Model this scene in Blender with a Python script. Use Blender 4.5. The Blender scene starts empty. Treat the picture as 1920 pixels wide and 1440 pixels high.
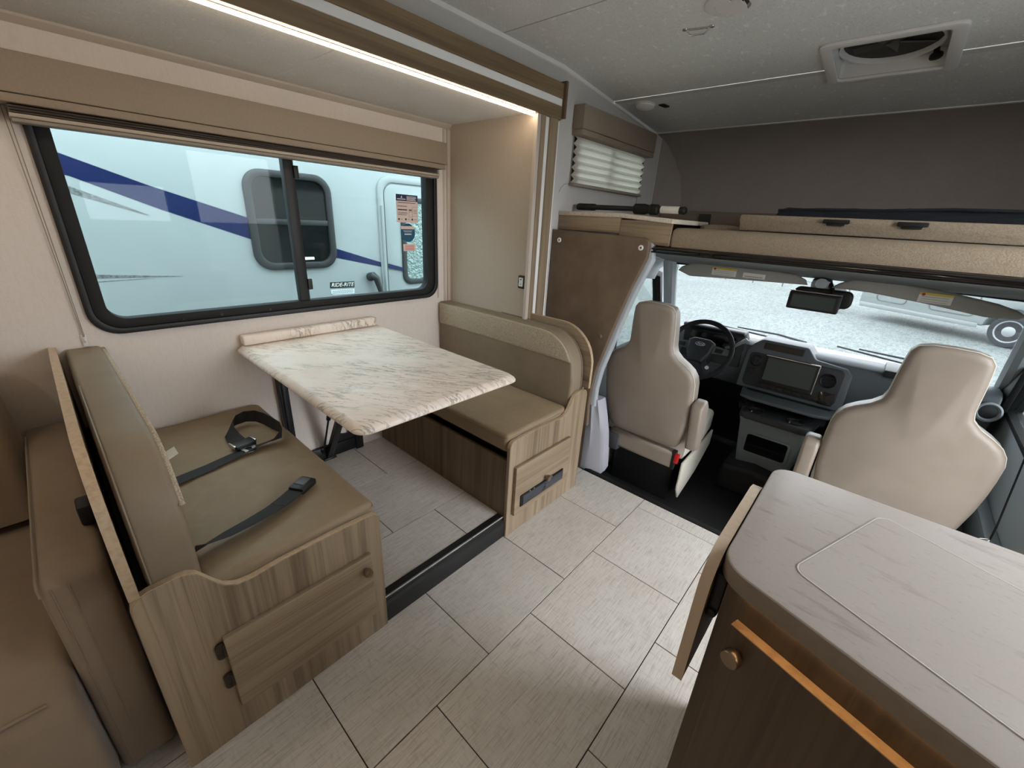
import bpy, bmesh, math, random
from mathutils import Vector, Matrix
random.seed(7)
SC = bpy.context.scene
COL = SC.collection
PI = math.pi

# ------------------------------------------------------------------ camera
cam = bpy.data.cameras.new('camera')
cam.sensor_width = 36.0
cam.lens = 36.0 * 773.108 / 1920.0
cam.clip_start = 0.02
cam.clip_end = 300
camo = bpy.data.objects.new('camera', cam)
COL.objects.link(camo)
camo.matrix_world = Matrix(((0.74127446, -0.28545514, 0.60747637, 0.0),
                            (0.66911212, 0.24306642, -0.70227889, 0.0),
                            (0.05281201, 0.92705667, 0.37118299, 1.4),
                            (0, 0, 0, 1)))
SC.camera = camo

# ------------------------------------------------------------------ world, lamps, exposure
SKY = 6.6
w = bpy.data.worlds.new('overcast')
SC.world = w
w.use_nodes = True
bg = w.node_tree.nodes['Background']
bg.inputs[0].default_value = (0.92, 0.955, 1.0, 1)
bg.inputs[1].default_value = SKY
SC.view_settings.view_transform = 'Standard'
SC.view_settings.look = 'None'
SC.view_settings.exposure = 0.72
SC.view_settings.gamma = 1.0
SC.view_settings.use_curve_mapping = False
FILL_W = 1.7          # watts of each unseen fill puck added behind the camera
STRIP_E = 15.0        # emission of the slide-out LED strip
UNDER_E = 11.0        # emission of the LED strip under the counter lip

# ------------------------------------------------------------------ helpers
def lin(c):
    r = []
    for v in c:
        v = v / 255.0
        r.append(v / 12.92 if v <= 0.04045 else ((v + 0.055) / 1.055) ** 2.4)
    return (r[0], r[1], r[2], 1.0)

def mat(name, col, rough=0.5, metal=0.0, layers=(), bump=None, spec=0.5, emit=None, es=0.0, coat=0.0, rnd=False, rot=None, sheen=0.0):
    """principled material; layers = (scale, stretch, lo, hi, colour, amount, detail)"""
    m = bpy.data.materials.new(name)
    m.use_nodes = True
    nt = m.node_tree
    N, L = nt.nodes, nt.links
    p = N['Principled BSDF']
    p.inputs['Roughness'].default_value = rough
    p.inputs['Metallic'].default_value = metal
    p.inputs['Specular IOR Level'].default_value = spec
    p.inputs['Coat Weight'].default_value = coat
    p.inputs['Sheen Weight'].default_value = sheen
    p.inputs['Base Color'].default_value = lin(col)
    if emit:
        p.inputs['Emission Color'].default_value = lin(emit)
        p.inputs['Emission Strength'].default_value = es
    co = None
    if layers or bump:
        tc = N.new('ShaderNodeTexCoord')
        co = tc.outputs['Object']
        if rnd:
            oi = N.new('ShaderNodeObjectInfo')
            mu = N.new('ShaderNodeMath'); mu.operation = 'MULTIPLY'; mu.inputs[1].default_value = 37.0
            L.new(oi.outputs['Random'], mu.inputs[0])
            va = N.new('ShaderNodeVectorMath'); va.operation = 'ADD'
            L.new(co, va.inputs[0]); L.new(mu.outputs[0], va.inputs[1])
            co = va.outputs[0]
        if rot:
            mp = N.new('ShaderNodeMapping')
            mp.inputs['Rotation'].default_value = rot
            L.new(co, mp.inputs['Vector'])
            co = mp.outputs[0]
    def noise(scale, st, detail):
        mp = N.new('ShaderNodeMapping')
        mp.inputs['Scale'].default_value = st
        L.new(co, mp.inputs['Vector'])
        n = N.new('ShaderNodeTexNoise')
        n.inputs['Scale'].default_value = scale
        n.inputs['Detail'].default_value = detail
        n.inputs['Roughness'].default_value = 0.6
        L.new(mp.outputs[0], n.inputs['Vector'])
        return n.outputs['Fac']
    cur = None
    for ly in layers:
        (scale, st, lo, hi, c2, amt, det) = ly[:7]
        f = noise(scale, st, det)
        if len(ly) > 7:          # thin veins where the noise crosses its middle, masked by a slow noise
            sb = N.new('ShaderNodeMath'); sb.operation = 'SUBTRACT'; sb.inputs[1].default_value = 0.5
            ab = N.new('ShaderNodeMath'); ab.operation = 'ABSOLUTE'
            L.new(f, sb.inputs[0]); L.new(sb.outputs[0], ab.inputs[0])
            v1 = N.new('ShaderNodeMapRange'); v1.inputs['From Min'].default_value = lo; v1.inputs['From Max'].default_value = 0.0
            L.new(ab.outputs[0], v1.inputs['Value'])
            v2 = N.new('ShaderNodeMapRange'); v2.inputs['From Min'].default_value = hi; v2.inputs['From Max'].default_value = hi + 0.12
            L.new(noise(ly[7], (1, 1.6, 1), 3), v2.inputs['Value'])
            mm = N.new('ShaderNodeMath'); mm.operation = 'MULTIPLY'
            L.new(v1.outputs[0], mm.inputs[0]); L.new(v2.outputs[0], mm.inputs[1])
            f = mm.outputs[0]; lo, hi = 0.0, 1.0
        mr = N.new('ShaderNodeMapRange')
        mr.inputs['From Min'].default_value = lo
        mr.inputs['From Max'].default_value = hi
        mr.inputs['To Max'].default_value = amt
        L.new(f, mr.inputs['Value'])
        mx = N.new('ShaderNodeMix'); mx.data_type = 'RGBA'
        L.new(mr.outputs[0], mx.inputs[0])
        if cur is None:
            mx.inputs[6].default_value = lin(col)
        else:
            L.new(cur, mx.inputs[6])
        mx.inputs[7].default_value = lin(c2)
        cur = mx.outputs[2]
    if cur is not None:
        L.new(cur, p.inputs['Base Color'])
    if bump:
        scale, st, strength, dist = bump
        f = noise(scale, st, 3)
        b = N.new('ShaderNodeBump')
        b.inputs['Strength'].default_value = strength
        b.inputs['Distance'].default_value = dist
        L.new(f, b.inputs['Height'])
        L.new(b.outputs[0], p.inputs['Normal'])
    return m

def glassmat(name, tint, gloss=0.12):
    m = bpy.data.materials.new(name)
    m.use_nodes = True
    nt = m.node_tree
    N, L = nt.nodes, nt.links
    N.remove(N['Principled BSDF'])
    out = N['Material Output']
    t = N.new('ShaderNodeBsdfTransparent'); t.inputs[0].default_value = (*tint, 1)
    g = N.new('ShaderNodeBsdfGlossy'); g.inputs['Roughness'].default_value = 0.02
    fr = N.new('ShaderNodeFresnel'); fr.inputs[0].default_value = 1.45
    mu = N.new('ShaderNodeMath'); mu.operation = 'MULTIPLY'; mu.inputs[1].default_value = 0.3
    L.new(fr.outputs[0], mu.inputs[0])
    mx = N.new('ShaderNodeMixShader')
    L.new(mu.outputs[0], mx.inputs[0]); L.new(t.outputs[0], mx.inputs[1]); L.new(g.outputs[0], mx.inputs[2])
    L.new(mx.outputs[0], out.inputs[0])
    return m

def translucent(name, col, amt):
    m = bpy.data.materials.new(name)
    m.use_nodes = True
    nt = m.node_tree
    N, L = nt.nodes, nt.links
    N.remove(N['Principled BSDF'])
    out = N['Material Output']
    d = N.new('ShaderNodeBsdfDiffuse'); d.inputs[0].default_value = lin(col)
    t = N.new('ShaderNodeBsdfTranslucent'); t.inputs[0].default_value = lin(col)
    mx = N.new('ShaderNodeMixShader'); mx.inputs[0].default_value = amt
    L.new(d.outputs[0], mx.inputs[1]); L.new(t.outputs[0], mx.inputs[2])
    L.new(mx.outputs[0], out.inputs[0])
    return m

WL = {}      # world location of each object made here

def lerp(a, b, t): return a + (b - a) * t

class MB:
    def __init__(s):
        s.v = []; s.f = []
    def add(s, vs, fs):
        o = len(s.v)
        s.v += [tuple(p) for p in vs]
        s.f += [tuple(i + o for i in f) for f in fs]
        return s
    def box(s, x0, x1, y0, y1, z0, z1):
        vs = [(x, y, z) for z in (z0, z1) for y in (y0, y1) for x in (x0, x1)]
        return s.add(vs, [(0, 2, 3, 1), (4, 5, 7, 6), (0, 1, 5, 4), (2, 6, 7, 3), (0, 4, 6, 2), (1, 3, 7, 5)])
    def obox(s, c, u, v, w_):
        """box by centre and three half vectors"""
        c, u, v, w_ = Vector(c), Vector(u), Vector(v), Vector(w_)
        vs = [c + u * a + v * b + w_ * d for d in (-1, 1) for b in (-1, 1) for a in (-1, 1)]
        return s.add(vs, [(0, 2, 3, 1), (4, 5, 7, 6), (0, 1, 5, 4), (2, 6, 7, 3), (0, 4, 6, 2), (1, 3, 7, 5)])
    def prism(s, pts, axis, a, b):
        n = len(pts)
        def P(u, v, t):
            return (t, u, v) if axis == 'x' else ((u, t, v) if axis == 'y' else (u, v, t))
        vs = [P(u, v, a) for u, v in pts] + [P(u, v, b) for u, v in pts]
        fs = [tuple(range(n - 1, -1, -1)), tuple(range(n, 2 * n))]
        fs += [(i, (i + 1) % n, (i + 1) % n + n, i + n) for i in range(n)]
        return s.add(vs, fs)
    def loft(s, rings, cap=True, close=True):
        n = len(rings[0])
        vs = [p for r in rings for p in r]
        fs = []
        for k in range(len(rings) - 1):
            for i in range(n if close else n - 1):
                j = (i + 1) % n
                fs.append((k * n + i, k * n + j, (k + 1) * n + j, (k + 1) * n + i))
        if cap:
            fs.append(tuple(range(n - 1, -1, -1)))
            fs.append(tuple((len(rings) - 1) * n + i for i in range(n)))
        return s.add(vs, fs)
    def cyl(s, p0, p1, r0, r1=None, seg=20):
        r1 = r0 if r1 is None else r1
        p0, p1 = Vector(p0), Vector(p1)
        d = (p1 - p0).normalized()
        u = d.orthogonal().normalized(); v = d.cross(u)
        ring = lambda c, r: [c + u * (r * math.cos(2 * PI * i / seg)) + v * (r * math.sin(2 * PI * i / seg)) for i in range(seg)]
        return s.loft([ring(p0, r0), ring(p1, r1)])
    def lathe(s, c, axis, prof, seg=24):
        """prof = [(radius, height)] about axis through c"""
        c = Vector(c); d = Vector(axis).normalized()
        u = d.orthogonal().normalized(); v = d.cross(u)
        rings = [[c + d * h + u * (r * math.cos(2 * PI * i / seg)) + v * (r * math.sin(2 * PI * i / seg)) for i in range(seg)] for r, h in prof]
        return s.loft(rings)
    def tube(s, pts, r, seg=10, closed=False):
        pts = [Vector(p) for p in pts]
        n = len(pts)
        rs = r if isinstance(r, (list, tuple)) else [r] * n
        rings = []
        u = None
        for i, p in enumerate(pts):
            if closed:
                d = (pts[(i + 1) % n] - pts[i - 1]).normalized()
            else:
                d = (pts[min(i + 1, n - 1)] - pts[max(i - 1, 0)]).normalized()
            if u is None:
                u = d.orthogonal().normalized()
            u = (u - d * u.dot(d)).normalized()
            v = d.cross(u)
            rings.append([p + u * (rs[i] * math.cos(2 * PI * k / seg)) + v * (rs[i] * math.sin(2 * PI * k / seg)) for k in range(seg)])
        if closed:
            rings.append(rings[0])
        return s.loft(rings, cap=not closed)
    def ribbon(s, pts, sides, wd, th):
        """flat band: centre line, per-point side vectors, width, thickness"""
        pts = [Vector(p) for p in pts]; sides = [Vector(q).normalized() for q in sides]
        n = len(pts); rings = []
        for i, p in enumerate(pts):
            d = (pts[min(i + 1, n - 1)] - pts[max(i - 1, 0)]).normalized()
            sd = (sides[i] - d * sides[i].dot(d)).normalized()
            up = sd.cross(d).normalized()
            a, b = sd * (wd / 2), up * (th / 2)
            rings.append([p - a - b, p + a - b, p + a + b, p - a + b])
        return s.loft(rings)
    def pillow(s, out, axis, a, b, r, puff=0.0, puff_a=0.0, n=4, center=None):
        """rounded slab: outline in the plane across axis, from a to b, edge radius r"""
        out = [Vector(p) for p in out]
        m = len(out)
        area = sum(out[i].x * out[(i + 1) % m].y - out[(i + 1) % m].x * out[i].y for i in range(m))
        if area < 0:
            out = out[::-1]
        nor = []
        for i in range(m):
            e1 = (out[i] - out[i - 1]).normalized(); e2 = (out[(i + 1) % m] - out[i]).normalized()
            n1 = Vector((-e1.y, e1.x)); n2 = Vector((-e2.y, e2.x))
            q = n1 + n2
            q = q / max(q.dot(n1), 0.5) if q.length > 1e-6 else n1
            nor.append(q)
        cen = Vector(center) if center else sum(out, Vector((0, 0))) / m
        sg = 1 if b > a else -1
        def P(q, t):
            return (t, q.x, q.y) if axis == 'x' else ((q.x, t, q.y) if axis == 'y' else (q.x, q.y, t))
        ins = lambda d: [out[i] + nor[i] * d for i in range(m)]
        rings = []
        base = ins(r)
        for k, pf in ((0.25, 0.95), (0.55, 0.75), (0.8, 0.4)):
            rings.append([P(cen + (q - cen) * k, a - sg * puff_a * pf) for q in base])
        for k in range(n + 1):
            t = PI / 2 * k / n
            rings.append([P(q, a + sg * r * (1 - math.cos(t))) for q in ins(r * (1 - math.sin(t)))])
        for k in range(n, -1, -1):
            t = PI / 2 * k / n
            rings.append([P(q, b - sg * r * (1 - math.cos(t))) for q in ins(r * (1 - math.sin(t)))])
        for k, pf in ((0.8, 0.4), (0.55, 0.75), (0.25, 0.95)):
            rings.append([P(cen + (q - cen) * k, b + sg * puff * pf) for q in base])
        s.loft(rings, cap=True)
        return s
    def warp(s, fn):
        s.v = [tuple(fn(*p)) for p in s.v]
        return s
    def build(s, name, m, parent=None, bevel=0.0, seg=2, smooth=35, own=True, label=None):
        xs = [p[0] for p in s.v]; ys = [p[1] for p in s.v]; zs = [p[2] for p in s.v]
        base = Vector(((min(xs) + max(xs)) / 2, (min(ys) + max(ys)) / 2, min(zs))) if own else Vector((0, 0, 0))
        me = bpy.data.meshes.new(name)
        bm = bmesh.new()
        bv = [bm.verts.new(Vector(p) - base) for p in s.v]
        for f in s.f:
            if len(set(f)) > 2:
                try:
                    bm.faces.new([bv[i] for i in f])
                except ValueError:
                    pass
        bmesh.ops.remove_doubles(bm, verts=bm.verts, dist=1e-5)
        bmesh.ops.recalc_face_normals(bm, faces=bm.faces)
        if bevel > 0:
            es = [e for e in bm.edges if len(e.link_faces) == 2 and e.calc_face_angle(0) > 0.5]
            bmesh.ops.bevel(bm, geom=es, offset=bevel, segments=seg, profile=0.5, affect='EDGES', clamp_overlap=True)
        bm.to_mesh(me); bm.free()
        if smooth:
            for f in me.polygons:
                f.use_smooth = True
            me.set_sharp_from_angle(angle=math.radians(smooth))
        me.materials.append(m)
        o = bpy.data.objects.new(name, me)
        return place(o, base, parent, label)

def place(o, base, parent=None, label=None):
    COL.objects.link(o)
    base = Vector(base)
    if parent is not None:
        o.parent = parent
        o.location = base - WL[parent.name]
    else:
        o.location = base
    WL[o.name] = base
    if label:
        o['label'] = label
    return o

def tag(o, label, cat, group=None, kind=None):
    o['label'] = label; o['category'] = cat
    if group: o['group'] = group
    if kind: o['kind'] = kind
    return o

def thing(name, label, cat, loc, group=None):
    o = bpy.data.objects.new(name, None)
    o.empty_display_size = 0.05
    place(o, loc)
    return tag(o, label, cat, group)

def struct(name, loc, label=None):
    o = bpy.data.objects.new(name, None)
    o.empty_display_size = 0.05
    place(o, loc)
    o['kind'] = 'structure'
    if label: o['label'] = label
    return o

def st(o, label=None):
    o['kind'] = 'structure'
    if label: o['label'] = label
    return o

def dup(root, delta, label, group=None):
    """copy of a thing with copies of its parts and sub-parts"""
    def cp(o, par):
        c = o.copy(); COL.objects.link(c)
        if par is not None:
            c.parent = par
        for ch in [x for x in KIDS.get(o.name, ())]:
            cp(ch, c)
        return c
    KIDS = {}
    for o in bpy.data.objects:
        if o.parent is not None:
            KIDS.setdefault(o.parent.name, []).append(o)
    r = cp(root, None)
    r.location = Vector(root.location) + Vector(delta)
    WL[r.name] = Vector(r.location)
    r['label'] = label
    if group: r['group'] = group
    return r

def rrect(u0, u1, v0, v1, r, n=5):
    r = min(r, (u1 - u0) / 2, (v1 - v0) / 2)
    out = []
    for cx, cy, a0 in ((u1 - r, v0 + r, -90), (u1 - r, v1 - r, 0), (u0 + r, v1 - r, 90), (u0 + r, v0 + r, 180)):
        for k in range(n + 1):
            a = math.radians(a0 + 90 * k / n)
            out.append((cx + r * math.cos(a), cy + r * math.sin(a)))
    return out

def arc(cx, cy, r, a0, a1, n):
    return [(cx + r * math.cos(math.radians(lerp(a0, a1, k / n))), cy + r * math.sin(math.radians(lerp(a0, a1, k / n)))) for k in range(n + 1)]

def frame_ring(mb, outer, inner, axis, a, b):
    """ring between two outlines with equal point counts"""
    n = len(outer)
    def P(q, t):
        return (t, q[0], q[1]) if axis == 'x' else ((q[0], t, q[1]) if axis == 'y' else (q[0], q[1], t))
    rings = [[P(q, a) for q in outer], [P(q, b) for q in outer], [P(q, b) for q in inner], [P(q, a) for q in inner], [P(q, a) for q in outer]]
    return mb.loft(rings, cap=False)

def text(body, size, org, u, v, m, parent, name='lettering', ext=0.0006, shear=0.0, align='CENTER', label=None):
    cu = bpy.data.curves.new('t', 'FONT')
    cu.body = body; cu.size = size; cu.extrude = ext; cu.shear = shear
    cu.align_x = align; cu.align_y = 'CENTER'
    cu.resolution_u = 3
    to = bpy.data.objects.new('t', cu)
    COL.objects.link(to)
    dg = bpy.context.evaluated_depsgraph_get()
    dg.update()
    me = bpy.data.meshes.new_from_object(to.evaluated_get(dg))
    bpy.data.objects.remove(to); bpy.data.curves.remove(cu)
    u, v = Vector(u).normalized(), Vector(v).normalized()
    w_ = u.cross(v)
    for p in me.vertices:
        q = u * p.co.x + v * p.co.y + w_ * p.co.z
        p.co = q
    me.materials.clear(); me.materials.append(m)
    me.name = name
    o = bpy.data.objects.new(name, me)
    return place(o, org, parent, label)

# ------------------------------------------------------------------ materials
def wood(name, ax, base=(152, 132, 108), dark=(84, 67, 49), lite=(176, 157, 132)):
    hi, lo = 26.0, 0.9
    s1 = [hi, hi, hi]; s1[ax] = lo
    s2 = [150.0] * 3; s2[ax] = 3.0
    s3 = [7.0] * 3; s3[ax] = 0.4
    return mat(name, base, 0.45, layers=((1.0, tuple(s3), 0.35, 0.7, lite, 0.8, 2), (1.0, tuple(s1), 0.46, 0.72, dark, 0.75, 3), (1.0, tuple(s2), 0.5, 0.8, dark, 0.5, 2)))
WOOD_Z = wood('wood_grain_upright', 2)
WOOD_Y = wood('wood_grain_along', 1)
WOOD_X = wood('wood_grain_across', 0)
WOODD_Z = wood('dark_wood_upright', 2, (112, 92, 68), (70, 54, 38), (132, 110, 84))
WOODSH_Z = wood('cabinet_shaded_wood', 2, (84, 67, 50), (52, 39, 27), (98, 80, 60))  # bench wood copied darker, the cabinet's shade put into the colour
WOODF_Y = wood('fascia_wood', 1, (132, 110, 82), (94, 74, 52), (152, 130, 100))
WOOD_EDGE = mat('wood_edge_band', (196, 172, 142), 0.45, layers=((1, (90, 90, 90), 0.4, 0.7, (165, 140, 110), 0.6, 2),))
LIT_EDGE = mat('led_lit_edge', (196, 158, 116), 0.55, layers=((60, (1, 1, 1), 0.45, 0.7, (160, 122, 84), 0.6, 3),))  # warm LED light on the door edge is put into this colour
LEATHER = mat('brown_vinyl', (156, 136, 110), 0.55, spec=0.35, layers=((5, (1, 1, 1), 0.4, 0.7, (138, 119, 94), 0.7, 5), (30, (1, 1, 3), 0.5, 0.75, (166, 147, 122), 0.4, 4)), bump=(420, (1, 1, 1), 0.12, 0.002))
LEATHER_B = mat('taupe_vinyl', (142, 126, 106), 0.5, spec=0.4, layers=((5, (1, 1, 1), 0.4, 0.7, (124, 109, 90), 0.7, 5),), bump=(420, (1, 1, 1), 0.12, 0.002))
FABRIC = mat('flecked_fabric', (190, 174, 154), 0.9, layers=((260, (1, 1, 1), 0.42, 0.62, (150, 134, 108), 0.9, 2), (420, (1, 1, 1), 0.55, 0.7, (214, 203, 182), 0.7, 1)), bump=(300, (1, 1, 1), 0.5, 0.003))
SUEDE = mat('tan_suede', (148, 129, 108), 0.8, layers=((4, (1, 1, 1), 0.35, 0.7, (128, 109, 88), 0.8, 4), (120, (1, 1, 1), 0.5, 0.8, (150, 128, 104), 0.5, 2)), sheen=0.25)
PADM = mat('pad_vinyl', (122, 103, 84), 0.6, layers=((6, (1, 1, 1), 0.35, 0.7, (96, 79, 62), 0.8, 5),), bump=(40, (1, 1, 1), 0.2, 0.006))
SEATV = mat('cab_seat_vinyl', (150, 138, 126), 0.42, layers=((3, (1, 1, 1), 0.4, 0.75, (131, 118, 106), 0.7, 3),), bump=(14, (1, 1, 1), 0.22, 0.012))
SEATW = mat('cab_seat_cream', (214, 208, 194), 0.45)
MARBLE = mat('marble_laminate', (247, 237, 227), 0.35, rot=(0, 0, math.radians(-33)),
             layers=((2.2, (1, 1, 1), 0.35, 0.7, (236, 214, 196), 0.8, 3), (6.0, (0.8, 4.5, 1), 0.55, 0.78, (200, 190, 174), 0.55, 8), (6.0, (0.7, 4.2, 1), 0.026, 0.44, (134, 130, 116), 0.8, 9, 3.0), (12.0, (0.7, 4.2, 1), 0.024, 0.46, (142, 136, 124), 0.8, 9, 4.5), (4.0, (1, 3, 1), 0.6, 0.75, (246, 242, 238), 0.7, 3)))
STONE = mat('counter_stone', (192, 185, 179), 0.45, rot=(0, 0, math.radians(6)),
            layers=((2.4, (1, 1, 1), 0.35, 0.7, (184, 175, 169), 0.8, 3), (8, (0.9, 4.0, 1), 0.56, 0.74, (140, 126, 119), 0.8, 8), (70, (1, 2.6, 1), 0.58, 0.74, (162, 153, 147), 0.55, 3), (110, (1, 1, 1), 0.66, 0.8, (208, 203, 199), 0.5, 2)))
STONE_SHADED_RIM = mat('shaded_counter_rim', (136, 123, 110), 0.45, layers=((60, (1, 1, 1), 0.4, 0.7, (124, 111, 98), 0.5, 3),))  # counter stone darkened: shade on the slab edge is painted in
FILM = mat('cover_rim', (226, 224, 220), 0.2)
TILE = mat('linen_tile', (224, 219, 211), 0.42, rnd=True,
           layers=((3, (1.5, 0.8, 1), 0.35, 0.7, (210, 203, 192), 0.8, 3), (1, (300, 14, 1), 0.5, 0.72, (166, 156, 143), 0.7, 3), (1, (30, 120, 1), 0.52, 0.76, (182, 174, 162), 0.55, 4), (1, (230, 6, 1), 0.55, 0.75, (238, 234, 228), 0.6, 2)))
GROUT = mat('grout', (62, 56, 50), 0.8)
WALLP = mat('linen_wallpaper', (228, 218, 209), 0.75, layers=((1, (260, 260, 40), 0.45, 0.75, (217, 206, 196), 0.6, 2), (1, (40, 40, 260), 0.5, 0.75, (218, 207, 198), 0.6, 2)))
WALLT = mat('tan_wallpaper', (196, 183, 167), 0.75, layers=((1, (260, 260, 40), 0.45, 0.75, (187, 173, 156), 0.6, 2), (1, (40, 40, 260), 0.5, 0.75, (188, 175, 158), 0.6, 2)))
WALLG = mat('pale_wallboard', (206, 202, 198), 0.7, layers=((1, (200, 200, 60), 0.45, 0.75, (198, 194, 189), 0.5, 2),))
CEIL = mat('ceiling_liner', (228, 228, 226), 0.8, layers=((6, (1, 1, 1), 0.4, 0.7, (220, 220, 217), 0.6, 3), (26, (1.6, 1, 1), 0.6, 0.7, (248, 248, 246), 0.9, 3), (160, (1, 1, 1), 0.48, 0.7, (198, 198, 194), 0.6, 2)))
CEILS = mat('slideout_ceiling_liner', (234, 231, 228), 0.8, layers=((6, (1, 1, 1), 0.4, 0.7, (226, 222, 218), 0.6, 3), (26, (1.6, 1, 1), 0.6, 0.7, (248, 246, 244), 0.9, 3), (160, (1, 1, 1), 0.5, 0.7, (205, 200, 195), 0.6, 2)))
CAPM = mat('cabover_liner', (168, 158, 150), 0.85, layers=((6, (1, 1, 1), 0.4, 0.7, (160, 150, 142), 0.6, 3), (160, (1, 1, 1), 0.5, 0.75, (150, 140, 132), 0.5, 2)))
WHITE = mat('white_trim', (246, 245, 243), 0.5)
TRIMB = mat('beige_trim', (205, 193, 180), 0.55)
VAL = mat('valance_vinyl', (150, 135, 118), 0.65, layers=((140, (1, 1, 1), 0.4, 0.7, (140, 125, 108), 0.6, 2),))
SHADEF = mat('shade_fabric', (150, 140, 130), 0.8)
SHADER = mat('shade_rail', (180, 168, 152), 0.5)
BLACK = mat('black_plastic', (22, 22, 23), 0.5)
BLACKM = mat('black_metal', (30, 30, 32), 0.35, metal=0.3)
HINGEM = mat('dark_hinge', (62, 54, 48), 0.4, metal=0.5)
BLACKG = mat('black_gloss', (12, 12, 14), 0.12, coat=0.5)
RUBBER = mat('black_rubber', (18, 18, 18), 0.7)
MATB = mat('cab_floor_mat', (26, 27, 29), 0.65, bump=(90, (1, 1, 1), 0.3, 0.003))
WEB = mat('belt_webbing', (34, 34, 36), 0.7, bump=(1, (700, 700, 700), 0.4, 0.001))
BADGE = mat('badge_silver', (226, 230, 232), 0.35)
STEEL = mat('bright_steel', (205, 205, 205), 0.25, metal=1.0)
KNOBM = mat('bronze_nickel', (150, 132, 116), 0.3, metal=0.9)
GREYP = mat('grey_plastic', (92, 96, 100), 0.5)
DASH = mat('dash_plastic', (92, 98, 103), 0.55, bump=(500, (1, 1, 1), 0.1, 0.001))
DASHD = mat('dark_dash_plastic', (44, 47, 50), 0.5, bump=(500, (1, 1, 1), 0.1, 0.001))
CONS = mat('console_plastic', (128, 136, 138), 0.55)
PILLAR = mat('pillar_trim', (172, 178, 182), 0.55)
LAV = mat('step_well_trim', (178, 178, 186), 0.5)
HEADL = mat('headliner', (120, 122, 122), 0.9, layers=((200, (1, 1, 1), 0.4, 0.7, (108, 110, 110), 0.5, 2),))
VISOR = mat('visor_vinyl', (168, 166, 160), 0.7, layers=((160, (1, 1, 1), 0.4, 0.7, (156, 154, 148), 0.5, 2),))
SCREEN = mat('display_glass', (66, 76, 75), 0.15)
RED = mat('red_plastic', (190, 28, 26), 0.4)
PAPER = mat('sticker_paper', (236, 234, 226), 0.6)
YELLOW = mat('sticker_yellow', (226, 200, 84), 0.6)
NAVY = mat('sticker_navy', (34, 44, 84), 0.5)
TEAL = mat('sticker_teal', (22, 84, 112), 0.5)
PINK = mat('sticker_pale', (226, 206, 198), 0.6)
INK = mat('print_ink', (60, 56, 58), 0.6)
CARPET = mat('cream_carpet', (226, 216, 200), 0.95, layers=((160, (1, 1, 1), 0.4, 0.65, (200, 186, 164), 0.8, 2),), bump=(200, (1, 1, 1), 0.8, 0.004))
BUNKF = mat('bunk_carpet', (172, 156, 136), 0.95, layers=((260, (1, 1, 1), 0.4, 0.65, (146, 129, 108), 0.7, 2),), bump=(200, (1, 1, 1), 0.6, 0.004))
TAUPE = mat('taupe_panel', (104, 94, 82), 0.8)
GRILLE = mat('vent_white', (226, 223, 222), 0.5)
DARKFAN = mat('fan_dark', (52, 50, 46), 0.6)
GLASS = glassmat('window_glass', (0.57, 0.64, 0.645))
WGLASS = glassmat('windshield_glass', (0.56, 0.59, 0.59))
BLINDM = translucent('pleated_blind_fabric', (236, 230, 222), 0.5)
LEDM = mat('led_strip', (255, 255, 255), 0.5, emit=(255, 232, 202), es=STRIP_E)
UNDERM = mat('counter_led_strip', (255, 255, 255), 0.5, emit=(255, 210, 148), es=UNDER_E)
FILLON = mat('fill_puck_lit', (255, 255, 255), 0.5, emit=(255, 232, 204), es=6.0)
PUCKOFF = mat('puck_lens', (250, 250, 252), 0.3)
RVWHITE = mat('rv_gelcoat', (150, 157, 157), 0.25, layers=((2, (1, 1, 1), 0.4, 0.7, (144, 152, 153), 0.5, 2),))
RVBLUE = mat('stripe_blue', (8, 24, 72), 0.25)
RVGREY = mat('decal_grey', (120, 124, 124), 0.35, layers=((1, (4, 60, 60), 0.4, 0.6, (70, 74, 74), 0.8, 2),))
DGLASS = mat('dark_window_glass', (20, 22, 22), 0.08)
FRAMEG = mat('window_frame_grey', (34, 36, 36), 0.45)
SILVER = mat('foil_curtain', (132, 148, 144), 0.35, metal=0.6, bump=(26, (1, 1, 1), 0.9, 0.02))
GRAVEL = mat('gravel', (108, 115, 114), 0.9, layers=((0.35, (1, 1, 1), 0.35, 0.7, (88, 96, 95), 0.8, 4), (11, (1.4, 0.5, 1), 0.44, 0.6, (66, 71, 70), 0.7, 5), (34, (1.4, 0.5, 1), 0.52, 0.66, (142, 147, 145), 0.75, 4)))
VANW = mat('van_paint', (126, 132, 131), 0.3)
TYRE = mat('tyre', (44, 46, 48), 0.8)
ALLOY = mat('wheel_steel', (140, 145, 147), 0.4, metal=0.1)

# ================================================================== SETTING
XW = -2.06      # slide-out outer wall
XM = -1.44      # main left wall
YE = 1.725      # slide-out front end wall
ZS = 0.105      # slide-out floor
DX, DY = 0.4018, 0.4511

# ---- floor with its vinyl tiles
fl = struct('floor', (0, 0, 0), 'pale grey-beige linen tiled floor of the aisle')
MB().box(-1.40, 0.98, -2.6, 1.94, -0.03, -0.0035).build('subfloor', GROUT, fl)
def tiles(root, xcols, y0, y1, xmin, xmax, z, offs):
    cache = {}
    g = 0.0018
    for x, off in zip(xcols, offs):
        a, b = max(x, xmin), min(x + DX, xmax)
        k = math.floor((y0 - off) / DY)
        while off + k * DY < y1:
            c, d = max(off + k * DY, y0), min(off + (k + 1) * DY, y1)
            k += 1
            if b - a < 0.01 or d - c < 0.01:
                continue
            key = (round(b - a, 3), round(d - c, 3))
            base = Vector(((a + b) / 2, (c + d) / 2, z - 0.004))
            if key in cache:
                o = bpy.data.objects.new('tile', cache[key])
                place(o, base, root)
            else:
                o = MB().box(a + g, b - g, c + g, d - g, z - 0.004, z).build('tile', TILE, root, bevel=0.0006, seg=1, smooth=0)
                cache[key] = o.data
x0 = -0.6601
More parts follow.
